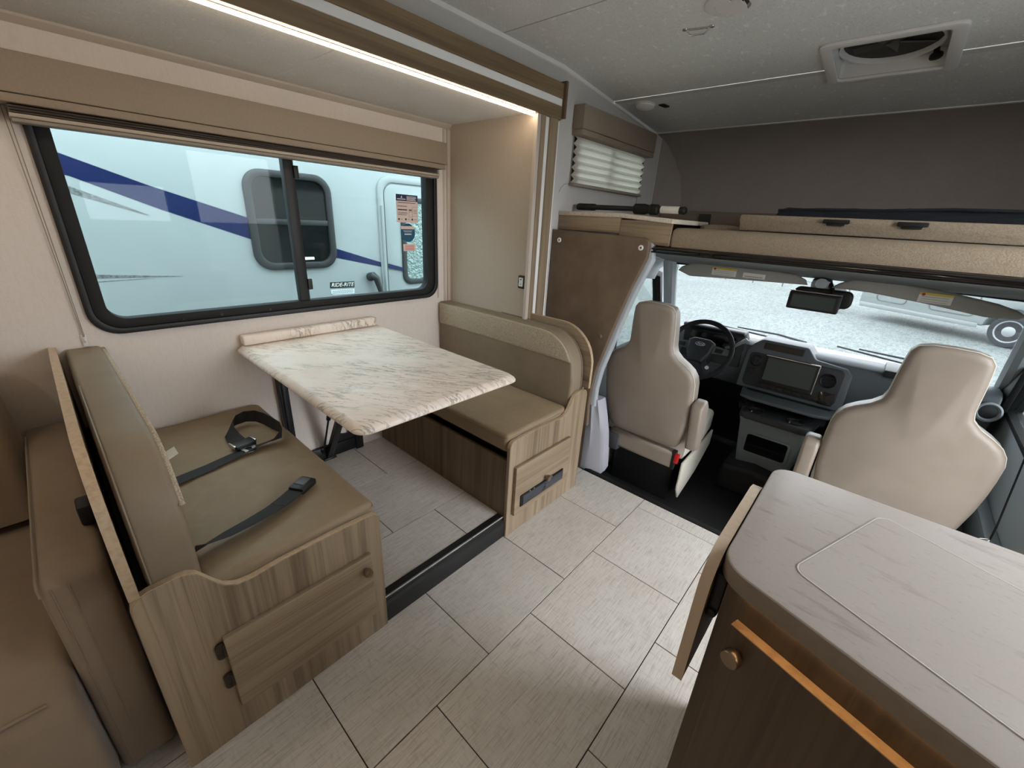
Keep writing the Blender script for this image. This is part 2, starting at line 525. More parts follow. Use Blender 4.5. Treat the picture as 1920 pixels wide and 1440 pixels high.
cols = [x0 + DX * k for k in range(-2, 5)]
offs = [0.4956 if (k % 2 == 0) else 0.2709 for k in range(-2, 5)]
tiles(fl, cols, -2.6, 1.938, -1.40, 0.98, 0.0, offs)
fs = struct('floor', (-1.54, 0.1, ZS), 'raised tiled floor of the slide-out under the dinette table')
MB().box(-2.06, -1.03, 0.0, 1.72, 0.01, ZS - 0.0035).build('subfloor', GROUT, fs)
scols = [-1.291 + DX * k for k in (-2, -1, 0)]
tiles(fs, scols, 0.30, 1.42, -2.06, -1.024, ZS, (0.5327, 0.7585, 0.982))
# ---- black threshold extrusion at the slide-out floor edge
th = MB()
th.prism([(-1.03, 0.012), (-1.014, 0.012), (-1.010, 0.05), (-1.014, 0.078), (-1.024, 0.085), (-1.024, 0.1), (-1.03, 0.108), (-1.06, 0.108), (-1.06, 0.1055), (-1.03, 0.1055)], 'y', 0.50, 1.20)
th.warp(lambda x, y, z: (x, y, z - 0.012 if z < 0.02 else z))
tr = st(th.build('trim_1', BLACK, smooth=30), 'black plastic edge strip along the raised dinette floor')
sc = MB()
for y in (0.62, 0.78, 0.94, 1.1):
    MB().cyl((-1.04, y, 0.1075), (-1.04, y, 0.1095), 0.005, seg=10).build('screw', BLACKM, tr)
# ---- cab floor
SEAMM = mat('seam_tape', (208, 208, 205), 0.8)
fc = st(MB().box(-1.2, 0.61, 1.975, 3.39, -0.2, -0.15).build('floor', MATB), 'black rubber cab floor')
st(MB().box(-1.06, 0.95, 1.941, 1.974, -0.149, 0.004).build('trim_2', RUBBER, bevel=0.004), 'black step edge between tiled floor and cab')

# ---- ceiling
def cz(y):
    return 2.088 if y <= 1.9 else 2.088 - 0.098 * (y - 1.9)
ce = struct('ceiling', (-0.22, 0.3, 2.09), 'pale grey speckled ceiling liner')
def cpanel(x0, x1, ys, name='panel'):
    prof = [(y, cz(y)) for y in ys] + [(y, cz(y) + 0.02) for y in reversed(ys)]
    return MB().prism(prof, 'x', x0, x1)
VX0, VX1, VY0, VY1 = -0.415, -0.075, 2.18, 2.50
g = 0.0025
cpanel(XM, 0.98, (-2.6, 1.4768 - g)).build('panel', CEIL, ce, smooth=10)
p = cpanel(XM, 0.98, (1.4768 + g, 1.7, 1.9, VY0))
p.v += []; 
p2 = cpanel(XM, VX0, (VY0, 2.388 - g)); p3 = cpanel(VX1, 0.98, (VY0, 2.388 - g))
p.add(p2.v, p2.f); p.add(p3.v, p3.f); p.build('panel', CEIL, ce, smooth=10)
p = cpanel(XM, VX0, (2.388 + g, VY1)); q = cpanel(VX1, 0.98, (2.388 + g, VY1)); p.add(q.v, q.f)
q = cpanel(XM, 0.98, (VY1, 2.99)); p.add(q.v, q.f); p.build('panel', CEIL, ce, smooth=10)
MB().prism([(1.46, 2.0905), (1.495, 2.0905), (1.495, 2.10), (1.46, 2.10)], 'x', XM, 0.98).build('joint_strip', mat('joint', (150, 150, 148), 0.8), ce)
for (xa, xb) in ((XM, -0.445), (-0.04, 0.98)):
    MB().prism([(2.424, cz(2.424) - 0.002), (2.3886, cz(2.3886) - 0.002), (2.3886, cz(2.3886)), (2.424, cz(2.424))], 'x', xa, xb).build('seam_strip', SEAMM, ce)
MB().prism([(2.98, cz(2.98) - 0.004), (2.995, cz(2.995) - 0.004), (2.995, cz(2.995) + 0.004), (2.98, cz(2.98) + 0.004)], 'x', XM, 0.98).build('seam_strip', GRILLE, ce)
# slide-out ceiling: two panels with a joint
cs = struct('ceiling', (-1.75, 0.1, 1.8645), 'grey speckled ceiling of the slide-out')
MB().box(XW, -1.405, -1.6, 0.7945 - 0.0012, 1.8645, 1.885).build('panel', CEILS, cs)
MB().box(XW, -1.405, 0.7945 + 0.0012, YE, 1.8645, 1.885).build('panel', CEILS, cs)

# ---- walls
wl = MB()
wl.box(XM - 0.03, XM, -2.6, 1.76, 1.90, 2.12)
wl.box(XM - 0.03, XM, 1.76, 2.07, -0.02, 2.12)
wl.box(XM - 0.03, XM, 2.07, 2.85, 1.84, 2.12)
wl.box(XM - 0.03, XM, 2.07, 2.85, 1.2, 1.60)
wl.box(XM - 0.03, XM, 2.85, 3.40, 1.2, 2.12)
wl.box(XM - 0.03, XM, -2.6, -1.62, -0.02, 1.90)
st(wl.build('wall_left', WALLG), 'pale wallboard of the driver side wall')
ws = MB()
ws.box(XW - 0.05, XW, -1.6, 0.10, 0, 1.9); ws.box(XW - 0.05, XW, 1.595, 1.76, 0, 1.9)
ws.box(XW - 0.05, XW, 0.10, 1.595, 0, 0.955); ws.box(XW - 0.05, XW, 0.10, 1.595, 1.72, 1.9)
st(ws.build('wall_slideout', WALLP), 'beige linen wallpaper wall of the slide-out below the big window')
st(MB().box(XW, -1.405, YE, YE + 0.035, 0.01, 1.885).build('wall_slideout_front', WALLT), 'tan wallpaper end wall of the slide-out')
st(MB().box(XW, XM, -1.64, -1.605, 0.01, 1.885).build('wall_slideout_rear', WALLT))
fr = MB()
prof = [(2.992, 1.984), (3.10, 1.968), (3.2, 1.93), (3.29, 1.86), (3.345, 1.76), (3.37, 1.6), (3.375, 1.25)]
prof2 = prof + [(y + 0.02, z + 0.02) for y, z in reversed(prof)]
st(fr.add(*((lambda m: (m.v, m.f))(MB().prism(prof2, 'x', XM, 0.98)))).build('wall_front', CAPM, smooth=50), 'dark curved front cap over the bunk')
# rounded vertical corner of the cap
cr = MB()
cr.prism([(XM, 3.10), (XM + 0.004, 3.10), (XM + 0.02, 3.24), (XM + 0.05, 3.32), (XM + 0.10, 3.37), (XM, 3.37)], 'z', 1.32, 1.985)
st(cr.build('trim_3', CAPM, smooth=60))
wr = MB()
wr.box(0.98, 1.02, -2.6, 0.4, -0.02, 2.12); wr.box(0.98, 1.02, 0.4, 0.95, -0.02, 1.2); wr.box(0.98, 1.02, 0.4, 0.95, 1.5, 2.12)
wr.box(0.98, 1.02, 0.95, 1.18, -0.02, 2.12); wr.box(0.98, 1.02, 1.18, 1.88, 1.93, 2.12); wr.box(0.98, 1.02, 1.88, 1.97, -0.02, 2.12)
wr.box(0.98, 1.02, 1.97, 3.40, 1.2, 2.12)
st(wr.build('wall_right', WALLP))
wb = MB()
wb.box(XM, 0.98, -2.64, -2.6, -0.02, 2.12)
st(wb.build('wall_rear', WALLP))
# partition either side of the cab opening
pt = MB()
pt.box(-1.47, -1.1, 1.965, 1.985, -0.2, 1.30); pt.box(0.62, 1.0, 1.965, 1.985, -0.2, 1.30)
st(pt.build('wall_cab_partition', PADM))
# bunk floor / cab roof
st(MB().box(XM, 0.98, 1.99, 3.37, 1.285, 1.315).build('floor_bunk', TAUPE))

# ---- trims: slide-out fascia, flange and corner beads
def bar(name, root, m, x0, x1, y0, y1, z0, z1, bev=0.0015):
    return MB().box(x0, x1, y0, y1, z0, z1).build(name, m, root, bevel=bev, seg=1)
t4 = struct('trim_4', (-1.42, 0.6, 1.855), 'long wood and white fascia over the slide-out opening')
bar('lower_board', t4, WOODF_Y, -1.424, -1.400, -1.6, 1.872, 1.855, 1.9116)
bar('white_strip', t4, WHITE, -1.440, -1.402, -1.6, 1.872, 1.9120, 1.9420)
bar('upper_board', t4, WOODF_Y, -1.430, -1.398, -1.6, 1.872, 1.9425, 2.003)
bar('end_cap', t4, WOODD_Z, -1.440, -1.386, 1.8725, 1.89, 1.862, 2.014)
t5 = struct('trim_5', (-1.42, 1.79, 0.11), 'upright wood and white trim beside the slide-out')
bar('wood_strip', t5, WOOD_Z, -1.425, -1.400, 1.725, 1.7556, 0.11, 1.8545)
bar('white_strip', t5, WHITE, -1.439, -1.410, 1.756, 1.7915, 0.11, 1.8545)
bar('wood_strip', t5, WOOD_Z, -1.430, -1.400, 1.792, 1.852, 0.11, 1.8545)
bar('end_bead', t5, TRIMB, -1.425, -1.4045, 1.700, 1.7245, 0.11, 1.8545)
bar('edge_strip', t5, WHITE, -1.439, -1.412, 1.866, 1.876, 0.01, 1.85)
cv = MB()
cv.prism([(XW, 1.8645), (XW + 0.022, 1.8645), (XW + 0.02, 1.858), (XW + 0.008, 1.846), (XW, 1.842)], 'y', -1.6, YE)
st(cv.build('trim_6', TRIMB, smooth=20), 'beige bead between slide-out wall and ceiling')
cv = MB()
cv.box(XW, XW + 0.006, 1.676, 1.690, ZS, 1.842); cv.box(XW, XW + 0.010, 1.702, YE, ZS, 1.842)
cv.box(XW, XW + 0.006, 1.626, 1.634, 0.92, 1.6)
st(cv.build('trim_7', TRIMB, bevel=0.002), 'beige beads beside the window corner')
cv = MB()
ys = (-2.6, 1.9, 2.99)
prof = [(y, cz(y)) for y in ys] + [(y, cz(y) - 0.016) for y in reversed(ys)]
cv.prism(prof, 'x', XM, XM + 0.012)
st(cv.build('trim_8', WHITE, smooth=20), 'white bead where driver side wall meets the ceiling')

# ---- LED strip at the slide-out ceiling edge
ls = thing('light_strip', 'thin glowing warm LED strip along the edge of the slide-out ceiling', 'light', (-1.432, 0.1, 1.856))
MB().box(-1.4385, -1.4305, -1.55, 1.715, 1.846, 1.853).build('diffuser', LEDM, ls)
MB().box(-1.441, -1.428, -1.56, 1.72, 1.8535, 1.8645).build('channel', WHITE, ls)

# ---- big slide-out window
w1 = struct('window_1', (XW, 0.84, 0.93), 'big black framed sliding window behind the dinette table')
N_ = 8
out = rrect(0.074, 1.621, 0.930, 1.74, 0.085, N_)
inn = rrect(0.131, 1.550, 0.983, 1.70, 0.055, N_)
mid = rrect(0.094, 1.600, 0.950, 1.72, 0.075, N_)
frame_ring(MB(), out, mid, 'x', XW + 0.001, XW + 0.016).build('frame', BLACK, w1, bevel=0.003)
frame_ring(MB(), mid, inn, 'x', XW - 0.04, XW + 0.008).build('gasket', RUBBER, w1, bevel=0.003)
MB().prism(rrect(0.125, 0.83, 0.977, 1.705, 0.05, N_), 'x', XW - 0.028, XW - 0.024).build('glass_pane', GLASS, w1, smooth=0)
MB().prism(rrect(0.82, 1.556, 0.977, 1.705, 0.05, N_), 'x', XW - 0.018, XW - 0.014).build('glass_pane', GLASS, w1, smooth=0)
MB().box(XW - 0.034, XW + 0.004, 0.806, 0.851, 0.983, 1.70).build('centre_post', BLACK, w1, bevel=0.004)
for (za, zb) in ((1.515, 1.565), (1.035, 1.085)):
    MB().box(XW + 0.0045, XW + 0.014, 0.846, 0.866, za, zb).build('latch', BLACK, w1, bevel=0.003)
cl = MB()
for y in (0.34, 0.47, 0.66, 0.9, 1.1, 1.3):
    MB().box(XW + 0.008, XW + 0.012, y, y + 0.008, 0.956, 0.966).build('frame_clip', BLACKM, w1)
# stickers on the right-hand pane
XS = XW - 0.0135
s1 = MB().box(XS, XS + 0.0006, 1.367, 1.506, 1.350, 1.491).build('window_sticker', PINK, w1, label='paper info sticker with navy heading')
hd = MB().box(XS + 0.0006, XS + 0.001, 1.367, 1.506, 1.459, 1.491).build('sticker_heading', NAVY, s1)
def bars(rows, m, root, x, name='print'):
    b_ = MB()
    for (y0, y1, z0, z1) in rows:
        b_.box(x, x + 0.0004, y0, y1, z0, z1)
    return b_.build(name, m, root)
bars([(1.434, 1.494, 1.481, 1.484), (1.434, 1.496, 1.475, 1.478), (1.434, 1.49, 1.469, 1.472), (1.434, 1.494, 1.463, 1.466), (1.374, 1.428, 1.466, 1.470)], PAPER, s1, XS + 0.001)
MB().prism([(1.397, 1.474), (1.407, 1.474), (1.403, 1.486)], 'x', XS + 0.001, XS + 0.0014).build('sail_emblem', PAPER, s1)
rows = [(1.378, 1.49, 1.449, 1.452), (1.375, 1.435, 1.431, 1.434), (1.384, 1.436, 1.412, 1.418), (1.446, 1.466, 1.412, 1.418),
        (1.376, 1.436, 1.400, 1.402), (1.376, 1.436, 1.394, 1.396), (1.376, 1.43, 1.388, 1.390), (1.376, 1.384, 1.412, 1.418),
        (1.446, 1.47, 1.406, 1.4075), (1.446, 1.447, 1.38, 1.406), (1.469, 1.470, 1.38, 1.43), (1.446, 1.47, 1.379, 1.380), (1.47, 1.502, 1.43, 1.431), (1.47, 1.502, 1.384, 1.385),
        (1.475, 1.5, 1.415, 1.417), (1.475, 1.5, 1.407, 1.409), (1.475, 1.5, 1.399, 1.401),
        (1.376, 1.386, 1.362, 1.372), (1.392, 1.405, 1.366, 1.368), (1.42, 1.43, 1.362, 1.372), (1.436, 1.45, 1.366, 1.368), (1.462, 1.472, 1.362, 1.372), (1.478, 1.497, 1.366, 1.368)]
bars(rows, INK, s1, XS + 0.0006)
el = [(1.4355 + 0.047 * math.cos(a), 1.297 + 0.049 * math.sin(a)) for a in [2 * PI * i / 32 for i in range(32)]]
s2 = MB().prism(el, 'x', XS, XS + 0.0006).build('window_sticker', TEAL, w1, label='round teal sticker')
bars([(1.392, 1.479, 1.316, 1.332)], PINK, s2, XS + 0.0006, 'sticker_band')
bars([(1.405, 1.465, 1.307, 1.309), (1.41, 1.46, 1.301, 1.303), (1.412, 1.458, 1.287, 1.293)], PAPER, s2, XS + 0.0006)
s3 = MB().box(XS, XS + 0.0006, 1.402, 1.484, 1.2, 1.237).build('window_sticker', PINK, w1, label='small pale sticker with red print')
bars([(1.412, 1.474, z, z + 0.0025) for z in (1.207, 1.214, 1.221, 1.228)], RED, s3, XS + 0.0006)

# ---- cab-over side window
w2 = struct('window_2', (XM, 2.45, 1.59), 'small window high on the driver side wall behind a pleated blind')
frame_ring(MB(), rrect(2.055, 2.865, 1.585, 1.855, 0.03, 4), rrect(2.085, 2.835, 1.61, 1.83, 0.02, 4), 'x', XM - 0.03, XM + 0.006).build('frame', BLACK, w2, bevel=0.002)
MB().prism(rrect(2.08, 2.84, 1.605, 1.835, 0.02, 4), 'x', XM - 0.02, XM - 0.016).build('glass_pane', GLASS, w2, smooth=0)
MB().box(XM - 0.025, XM - 0.005, 2.43, 2.46, 1.61, 1.83).build('centre_post', BLACK, w2)

# ---- windshield, cab roof, pillars, doors
w3 = struct('window_3', (-0.25, 3.0, 0.68), 'wide windshield of the cab')
WT, WBt = (2.77, 1.205), (3.34, 0.68)
def wsx(t, side):
    return (-1.16 + 0.13 * t) if side < 0 else (0.58 - 0.10 * t)
def wp(x, t, dn=0.0):
    y = lerp(WBt[0], WT[0], t) - 0.10 * ((x + 0.25) / 0.9) ** 2 * 1.0
    z = lerp(WBt[1], WT[1], t)
    return (x, y + dn * 0.68, z + dn * 0.73)
gl = MB()
nx, nt_ = 16, 8
rings = []
for dn in (0.0, 0.005):
    for j in range(nt_ + 1):
        t = j / nt_
        rings.append([wp(lerp(wsx(t, -1), wsx(t, 1), i / nx), t, dn) for i in range(nx + 1)])
gl.loft(rings[:nt_ + 1], cap=False, close=False)
gl.build('glass_pane', WGLASS, w3, smooth=60)
bd = MB()
for t in (0.0, 1.0):
    bd.tube([wp(lerp(wsx(t, -1), wsx(t, 1), i / nx), t) for i in range(nx + 1)], 0.014, 8)
bd.build('gasket', RUBBER, w3)

cabp = struct('wall_cab', (-0.25, 2.7, -0.15), 'pale grey trim of the cab body')
for sd in (-1, 1):
    pts, rs = [], []
    for j in range(9):
        t = lerp(-0.15, 1.08, j / 8)
        x = wsx(t, sd) + sd * 0.03
        q = wp(wsx(t, sd), t)
        pts.append((x, q[1] - 0.01, q[2])); rs.append(0.042)
    MB().tube(pts, rs, 10).build('pillar', PILLAR, cabp)
# headliner with curved front
hl = MB()
hp = [(1.99, 1.284), (2.2, 1.266), (2.45, 1.240), (2.62, 1.212), (2.70, 1.200), (2.82, 1.200), (2.82, 1.283), (1.99, 1.2845)]
hl.prism(hp, 'x', -1.08, 0.53)
hl.build('headliner', HEADL, cabp, smooth=40)
for sd in (-1, 1):
    xo = -1.20 if sd < 0 else 0.615
    xi = -1.05 if sd < 0 else 0.50
    sl = MB()
    rings = []
    for y in (1.99, 2.2, 2.45, 2.7, 2.82):
        zt = lerp(1.27, 1.20, (y - 1.99) / 0.83)
        rings.append([(xi, y, zt), (lerp(xi, xo, 0.5), y, zt - 0.015), (lerp(xi, xo, 0.85), y, zt - 0.06), (xo, y, zt - 0.13), (xo + sd * 0.02, y, zt - 0.13), (xo + sd * 0.02, y, 1.284), (xi, y, 1.284)])
    sl.loft(rings)
    sl.build('roof_side', PILLAR, cabp, smooth=50)
# cab doors: lower door, window frame, glass, b pillar trim
def cab_door(n, sd):
    X = -1.205 if sd < 0 else 0.62
    d = struct('door_%d' % n, (X, 2.6, -0.15), ('driver' if sd < 0 else 'passenger') + ' side cab door with grey inner panel')
    o = MB().prism([(1.99, -0.2), (3.42, -0.2), (3.42, 0.62), (3.2, 0.64), (2.4, 0.60), (1.99, 0.60)], 'x', X, X + sd * 0.06)
    o.build('door_panel', CONS if sd < 0 else PILLAR, d, bevel=0.006)
    MB().prism([(2.1, 0.18), (2.95, 0.18), (3.0, 0.26), (2.95, 0.34), (2.1, 0.32)], 'x', X - sd * 0.05, X).build('armrest', CONS, d, bevel=0.015)
    wo = [(2.36, 0.60), (2.36, 0.85), (2.42, 1.0), (2.56, 1.12), (2.78, 1.14), (2.93, 1.11), (3.0, 0.95), (3.12, 0.63)]
    wi = [(2.40, 0.63), (2.40, 0.85), (2.455, 0.98), (2.575, 1.085), (2.78, 1.105), (2.895, 1.08), (2.96, 0.94), (3.06, 0.65)]
    f = MB(); frame_ring(f, wo, wi, 'x', X - sd * 0.01, X + sd * 0.05)
    f.build('window_frame', RUBBER, d, bevel=0.004)
    MB().prism(wi, 'x', X + sd * 0.02, X + sd * 0.024).build('glass_pane', WGLASS, d, smooth=0)
    s_ = MB()
    s_.prism([(1.99, 0.60), (2.36, 0.60), (2.36, 0.85), (2.42, 1.0), (2.56, 1.12), (2.78, 1.14), (2.78, 1.29), (1.99, 1.29)], 'x', X + sd * 0.0, X + sd * 0.06)
    s_.prism([(3.12, 0.60), (3.0, 0.95), (2.93, 1.11), (2.78, 1.14), (2.78, 1.29), (2.86, 1.29), (3.44, 0.63)], 'x', X + sd * 0.0, X + sd * 0.06)
    s_.build('door_surround', PILLAR, d, smooth=0)
    return d
d1 = cab_door(1, -1); d2 = cab_door(2, 1)
MB().box(-1.197, -1.175, 2.32, 2.345, 0.62, 0.86).build('belt_guide', GREYP, d1, bevel=0.006)
sq = MB(); sq.prism([(2.93, 1.10), (3.02, 0.64), (3.20, 0.62), (3.10, 1.08)], 'x', 0.585, 0.612); sq.build('door_seal', BLACK, d2, bevel=0.006)
st(MB().box(-1.2, 0.62, 3.40, 3.46, -0.2, 0.66).build('wall_firewall', BLACK))

# ================================================================== WINDOW DRESSING
v1 = thing('window_valance', 'long tan vinyl valance box over the big slide-out window', 'valance', (-1.98, 0.79, 1.63))
MB().box(-2.055, -1.955, -0.06, 1.622, 1.653, 1.756).build('header', VAL, v1, bevel=0.004)
MB().box(-2.055, -1.958, -0.06, 1.616, 1.629, 1.6515).build('lower_lip', VAL, v1, bevel=0.003)
sh = thing('pleated_blind', 'taupe pleated blind drawn up under the long valance of the big window', 'blind', (-2.02, 0.82, 1.585))
m = MB()
zz = [(-2.045 + (0.072 if k % 2 else 0.045), 1.605 + 0.0038 * k) for k in range(7)]
m.prism([(-2.045, 1.605)] + zz + [(-2.045, 1.628)], 'y', 0.055, 1.585)
m.build('pleated_fabric', SHADEF, sh)
MB().box(-2.045, -1.975, 0.052, 1.588, 1.594, 1.605).build('upper_rail', SHADER, sh, bevel=0.003)
MB().box(-2.043, -1.980, 0.054, 1.586, 1.583, 1.5935).build('bottom_rail', SHADEF, sh, bevel=0.003)
for dy in (0.0, 0.009):
    MB().tube([(-2.046, 0.043 + dy, 1.628), (-2.047, 0.046 + dy * 0.7, 1.3), (-2.047, 0.05 + dy * 0.3, 0.935)], 0.0012, 6).build('tension_cord', SHADEF, sh)
hk = MB(); hk.box(-2.06, -2.052, 0.043, 0.058, 0.90, 0.94); hk.tube([(-2.052, 0.05, 0.935), (-2.044, 0.05, 0.932), (-2.042, 0.05, 0.922), (-2.048, 0.05, 0.915)], 0.002, 6)
hk.build('cord_hook', GRILLE, sh, bevel=0.002)

v2 = thing('window_valance', 'short boxy taupe valance over the small pleated blind near the bunk', 'valance', (-1.40, 2.45, 1.82))
MB().box(-1.438, -1.37, 2.02, 2.869, 1.846, 1.953).build('header', VAL, v2, bevel=0.004)
MB().box(-1.436, -1.372, 2.022, 2.866, 1.818, 1.8445).build('lower_lip', VAL, v2, bevel=0.003)
bl = thing('pleated_blind', 'white pleated blind lowered over the small window above the corner shelf', 'blind', (-1.415, 2.43, 1.585))
m = MB()
n = 13
pr = []
for k in range(n):
    z = lerp(1.598, 1.82, k / (n - 1))
    pr.append((-1.428 + (0.022 if k % 2 else 0.0), z))
back = [(x - 0.0012, z) for x, z in reversed(pr)]
m.prism(pr + back, 'y', 2.035, 2.83)
m.build('pleated_fabric', BLINDM, bl, smooth=0)
MB().box(-1.434, -1.402, 2.03, 2.835, 1.583, 1.598).build('bottom_rail', SHADEF, bl, bevel=0.003)
MB().tube([(-1.425, 2.02, 1.592), (-1.43, 1.985, 1.585), (-1.432, 1.96, 1.565), (-1.431, 1.945, 1.545)], 0.0012, 6).build('tension_cord', SHADEF, bl)
MB().tube([(-1.41, 2.80, 1.584), (-1.405, 2.785, 1.555), (-1.40, 2.77, 1.53), (-1.395, 2.76, 1.50)], 0.0012, 6).build('tension_cord', SHADEF, bl)

# ---- wall switch
sw = thing('wall_switch', 'small black framed switch with white rocker on the tan slide-out end wall', 'switch', (-1.46, 1.72, 1.055))
m = MB(); m.prism(rrect(-1.483, -1.437, 1.055, 1.123, 0.008, 4), 'y', 1.715, 1.7245); m.build('plate', BLACK, sw, bevel=0.002)
m = MB(); m.prism([(1.710, 1.068), (1.7145, 1.0655), (1.7145, 1.112), (1.711, 1.11), (1.7125, 1.09)], 'x', -1.474, -1.446); m.build('rocker', WHITE, sw)
MB().cyl((-1.46, 1.7095, 1.103), (-1.46, 1.711, 1.103), 0.004, seg=12).build('switch_mark', GREYP, sw)
MB().box(-1.464, -1.456, 1.7095, 1.7115, 1.076, 1.079).build('switch_mark', GREYP, sw)

# ================================================================== DINETTE
YC = 0.860
def bench(s, rootname, label, door_t, extra):
    Y = lambda t: YC + s * t
    root = thing(rootname, label, 'bench', (-1.5, Y(0.6), 0.0), 'dinette benches')
    prof = [(0.315, 0.001), (0.315, 0.47)] + [(0.345 + 0.03 * math.cos(a), 0.477 + 0.03 * math.sin(a)) for a in [math.radians(lerp(180, 90, k / 5)) for k in range(6)]]
    prof += [(0.45, 0.510), (0.60, 0.508), (0.68, 0.502), (0.715, 0.506), (0.74, 0.522), (0.757, 0.546), (0.773, 0.573), (0.785, 0.592), (0.80, 0.602), (0.82, 0.606), (0.87, 0.603), (0.89, 0.597), (0.903, 0.582), (0.907, 0.56), (0.907, 0.001)]
    MB().prism([(Y(t), z) for t, z in prof], 'x', -1.023, -1.004).build('end_panel', WOOD_Z, root, bevel=0.002, seg=1)
    # edge banding strip along the top of the end panel
    tp = prof[2:-1]
    eb = MB()
    eb.loft([[(-1.022, Y(t), z + 0.0003), (-1.005, Y(t), z + 0.0003), (-1.005, Y(t), z + 0.0018), (-1.022, Y(t), z + 0.0018)] for t, z in tp])
    eb.build('edge_band', WOOD_EDGE, root)
    MB().box(-2.05, -1.024, min(Y(0.316), Y(0.331)), max(Y(0.316), Y(0.331)), ZS + 0.001, 0.410).build('front_panel', WOODD_Z, root, bevel=0.001, seg=1)
    MB().box(-2.05, -1.026, min(Y(0.37), Y(0.84)), max(Y(0.37), Y(0.84)), 0.40, 0.4435).build('seat_deck', BLACK, root)
    # tall back panel with rounded aisle corner
    bo = [(-2.05, 0.32), (-2.05, 0.908), (-1.8, 0.922), (-1.30, 0.925)] + arc(-1.19, 0.725, 0.20, 90, 0, 10) + [(-0.990, 0.61), (-1.025, 0.61), (-1.025, 0.32)]
    MB().prism(bo, 'y', Y(0.884), Y(0.902)).build('back_panel', WOOD_X, root, bevel=0.002, seg=1)
    bb = bo[1:-2]
    eb = MB()
    ya, yb = sorted((Y(0.8835), Y(0.9025)))
    eb.loft([[(x, ya, z + 0.0004) , (x, yb, z + 0.0004), (x + (0.0012 if z < 0.85 else 0), yb, z + 0.0022), (x + (0.0012 if z < 0.85 else 0), ya, z + 0.0022)] for x, z in bb])
    eb.build('edge_band', WOOD_EDGE, root)
    MB().box(-2.05, -1.03, min(Y(0.8695), Y(0.8825)), max(Y(0.8695), Y(0.8825)), 0.44, 0.60).build('back_rail', BLACK, root)
    # door in the end panel
    t0, t1 = door_t
    dr = MB().prism([(Y(t0), 0.114), (Y(t1), 0.114), (Y(t1), 0.374), (Y(t0), 0.374)], 'x', -1.0035, -0.986).build('door', WOOD_Y, root, bevel=0.0015, seg=1)
    extra(root, dr, Y)
    return root

def knob(parent, c, axis, r=0.014, name='knob'):
    MB().lathe(c, axis, [(r * 0.5, 0), (r * 0.5, 0.008), (r * 0.95, 0.012), (r, 0.016), (r, 0.024), (r * 0.9, 0.027), (r * 0.2, 0.0275)], 24).build(name, KNOBM, parent, smooth=35)

def ex1(root, dr, Y):
    knob(dr, (-0.986, 0.472, 0.327), (1, 0, 0))
    for z in (0.333, 0.222):
        h = MB()
        h.prism(rrect(0.066, 0.090, z - 0.026, z + 0.026, 0.011, 4), 'x', -1.0035, -0.995)
        h.cyl((-0.995, 0.086, z - 0.02), (-0.995, 0.086, z + 0.02), 0.006, seg=10)
        h.build('hinge', HINGEM, root, bevel=0.001)
def ex2(root, dr, Y):
    knob(dr, (-0.986, 1.432, 0.228), (1, 0, 0), 0.015)
    pl = MB().prism([(1.243, 0.150), (1.578, 0.150), (1.578, 0.212), (1.243, 0.212)], 'x', -0.9855, -0.979).build('latch_plate', BLACKM, dr, bevel=0.002, label='black metal plate across the door')
    MB().prism([(1.255, 0.156), (1.566, 0.156), (1.566, 0.207), (1.255, 0.207)], 'x', -0.979, -0.976).build('plate_face', mat('plate_slate', (58, 62, 70), 0.35), dr, bevel=0.001)
    k = MB(); k.prism([(1.40, 0.162), (1.425, 0.162), (1.43, 0.176), (1.418, 0.187), (1.408, 0.176)], 'x', -0.976, -0.9752)
    k.prism([(1.418, 0.192), (1.426, 0.192), (1.426, 0.197), (1.418, 0.197)], 'x', -0.976, -0.9752); k.build('keyhole', BLACKG, dr)
    for y in (1.305, 1.335, 1.475):
        MB().cyl((-0.979, y, 0.2125), (-0.976, y, 0.2125), 0.004, seg=8).build('screw', STEEL, dr)
b1 = bench(-1, 'dinette_bench', 'wooden dinette bench with hinged door and loose seat belts, beside the sofa', (0.3625, 0.7735), ex1)
b2 = bench(1, 'dinette_bench', 'wooden dinette bench with a black plate across its door, behind the driver', (0.3465, 0.770), ex2)

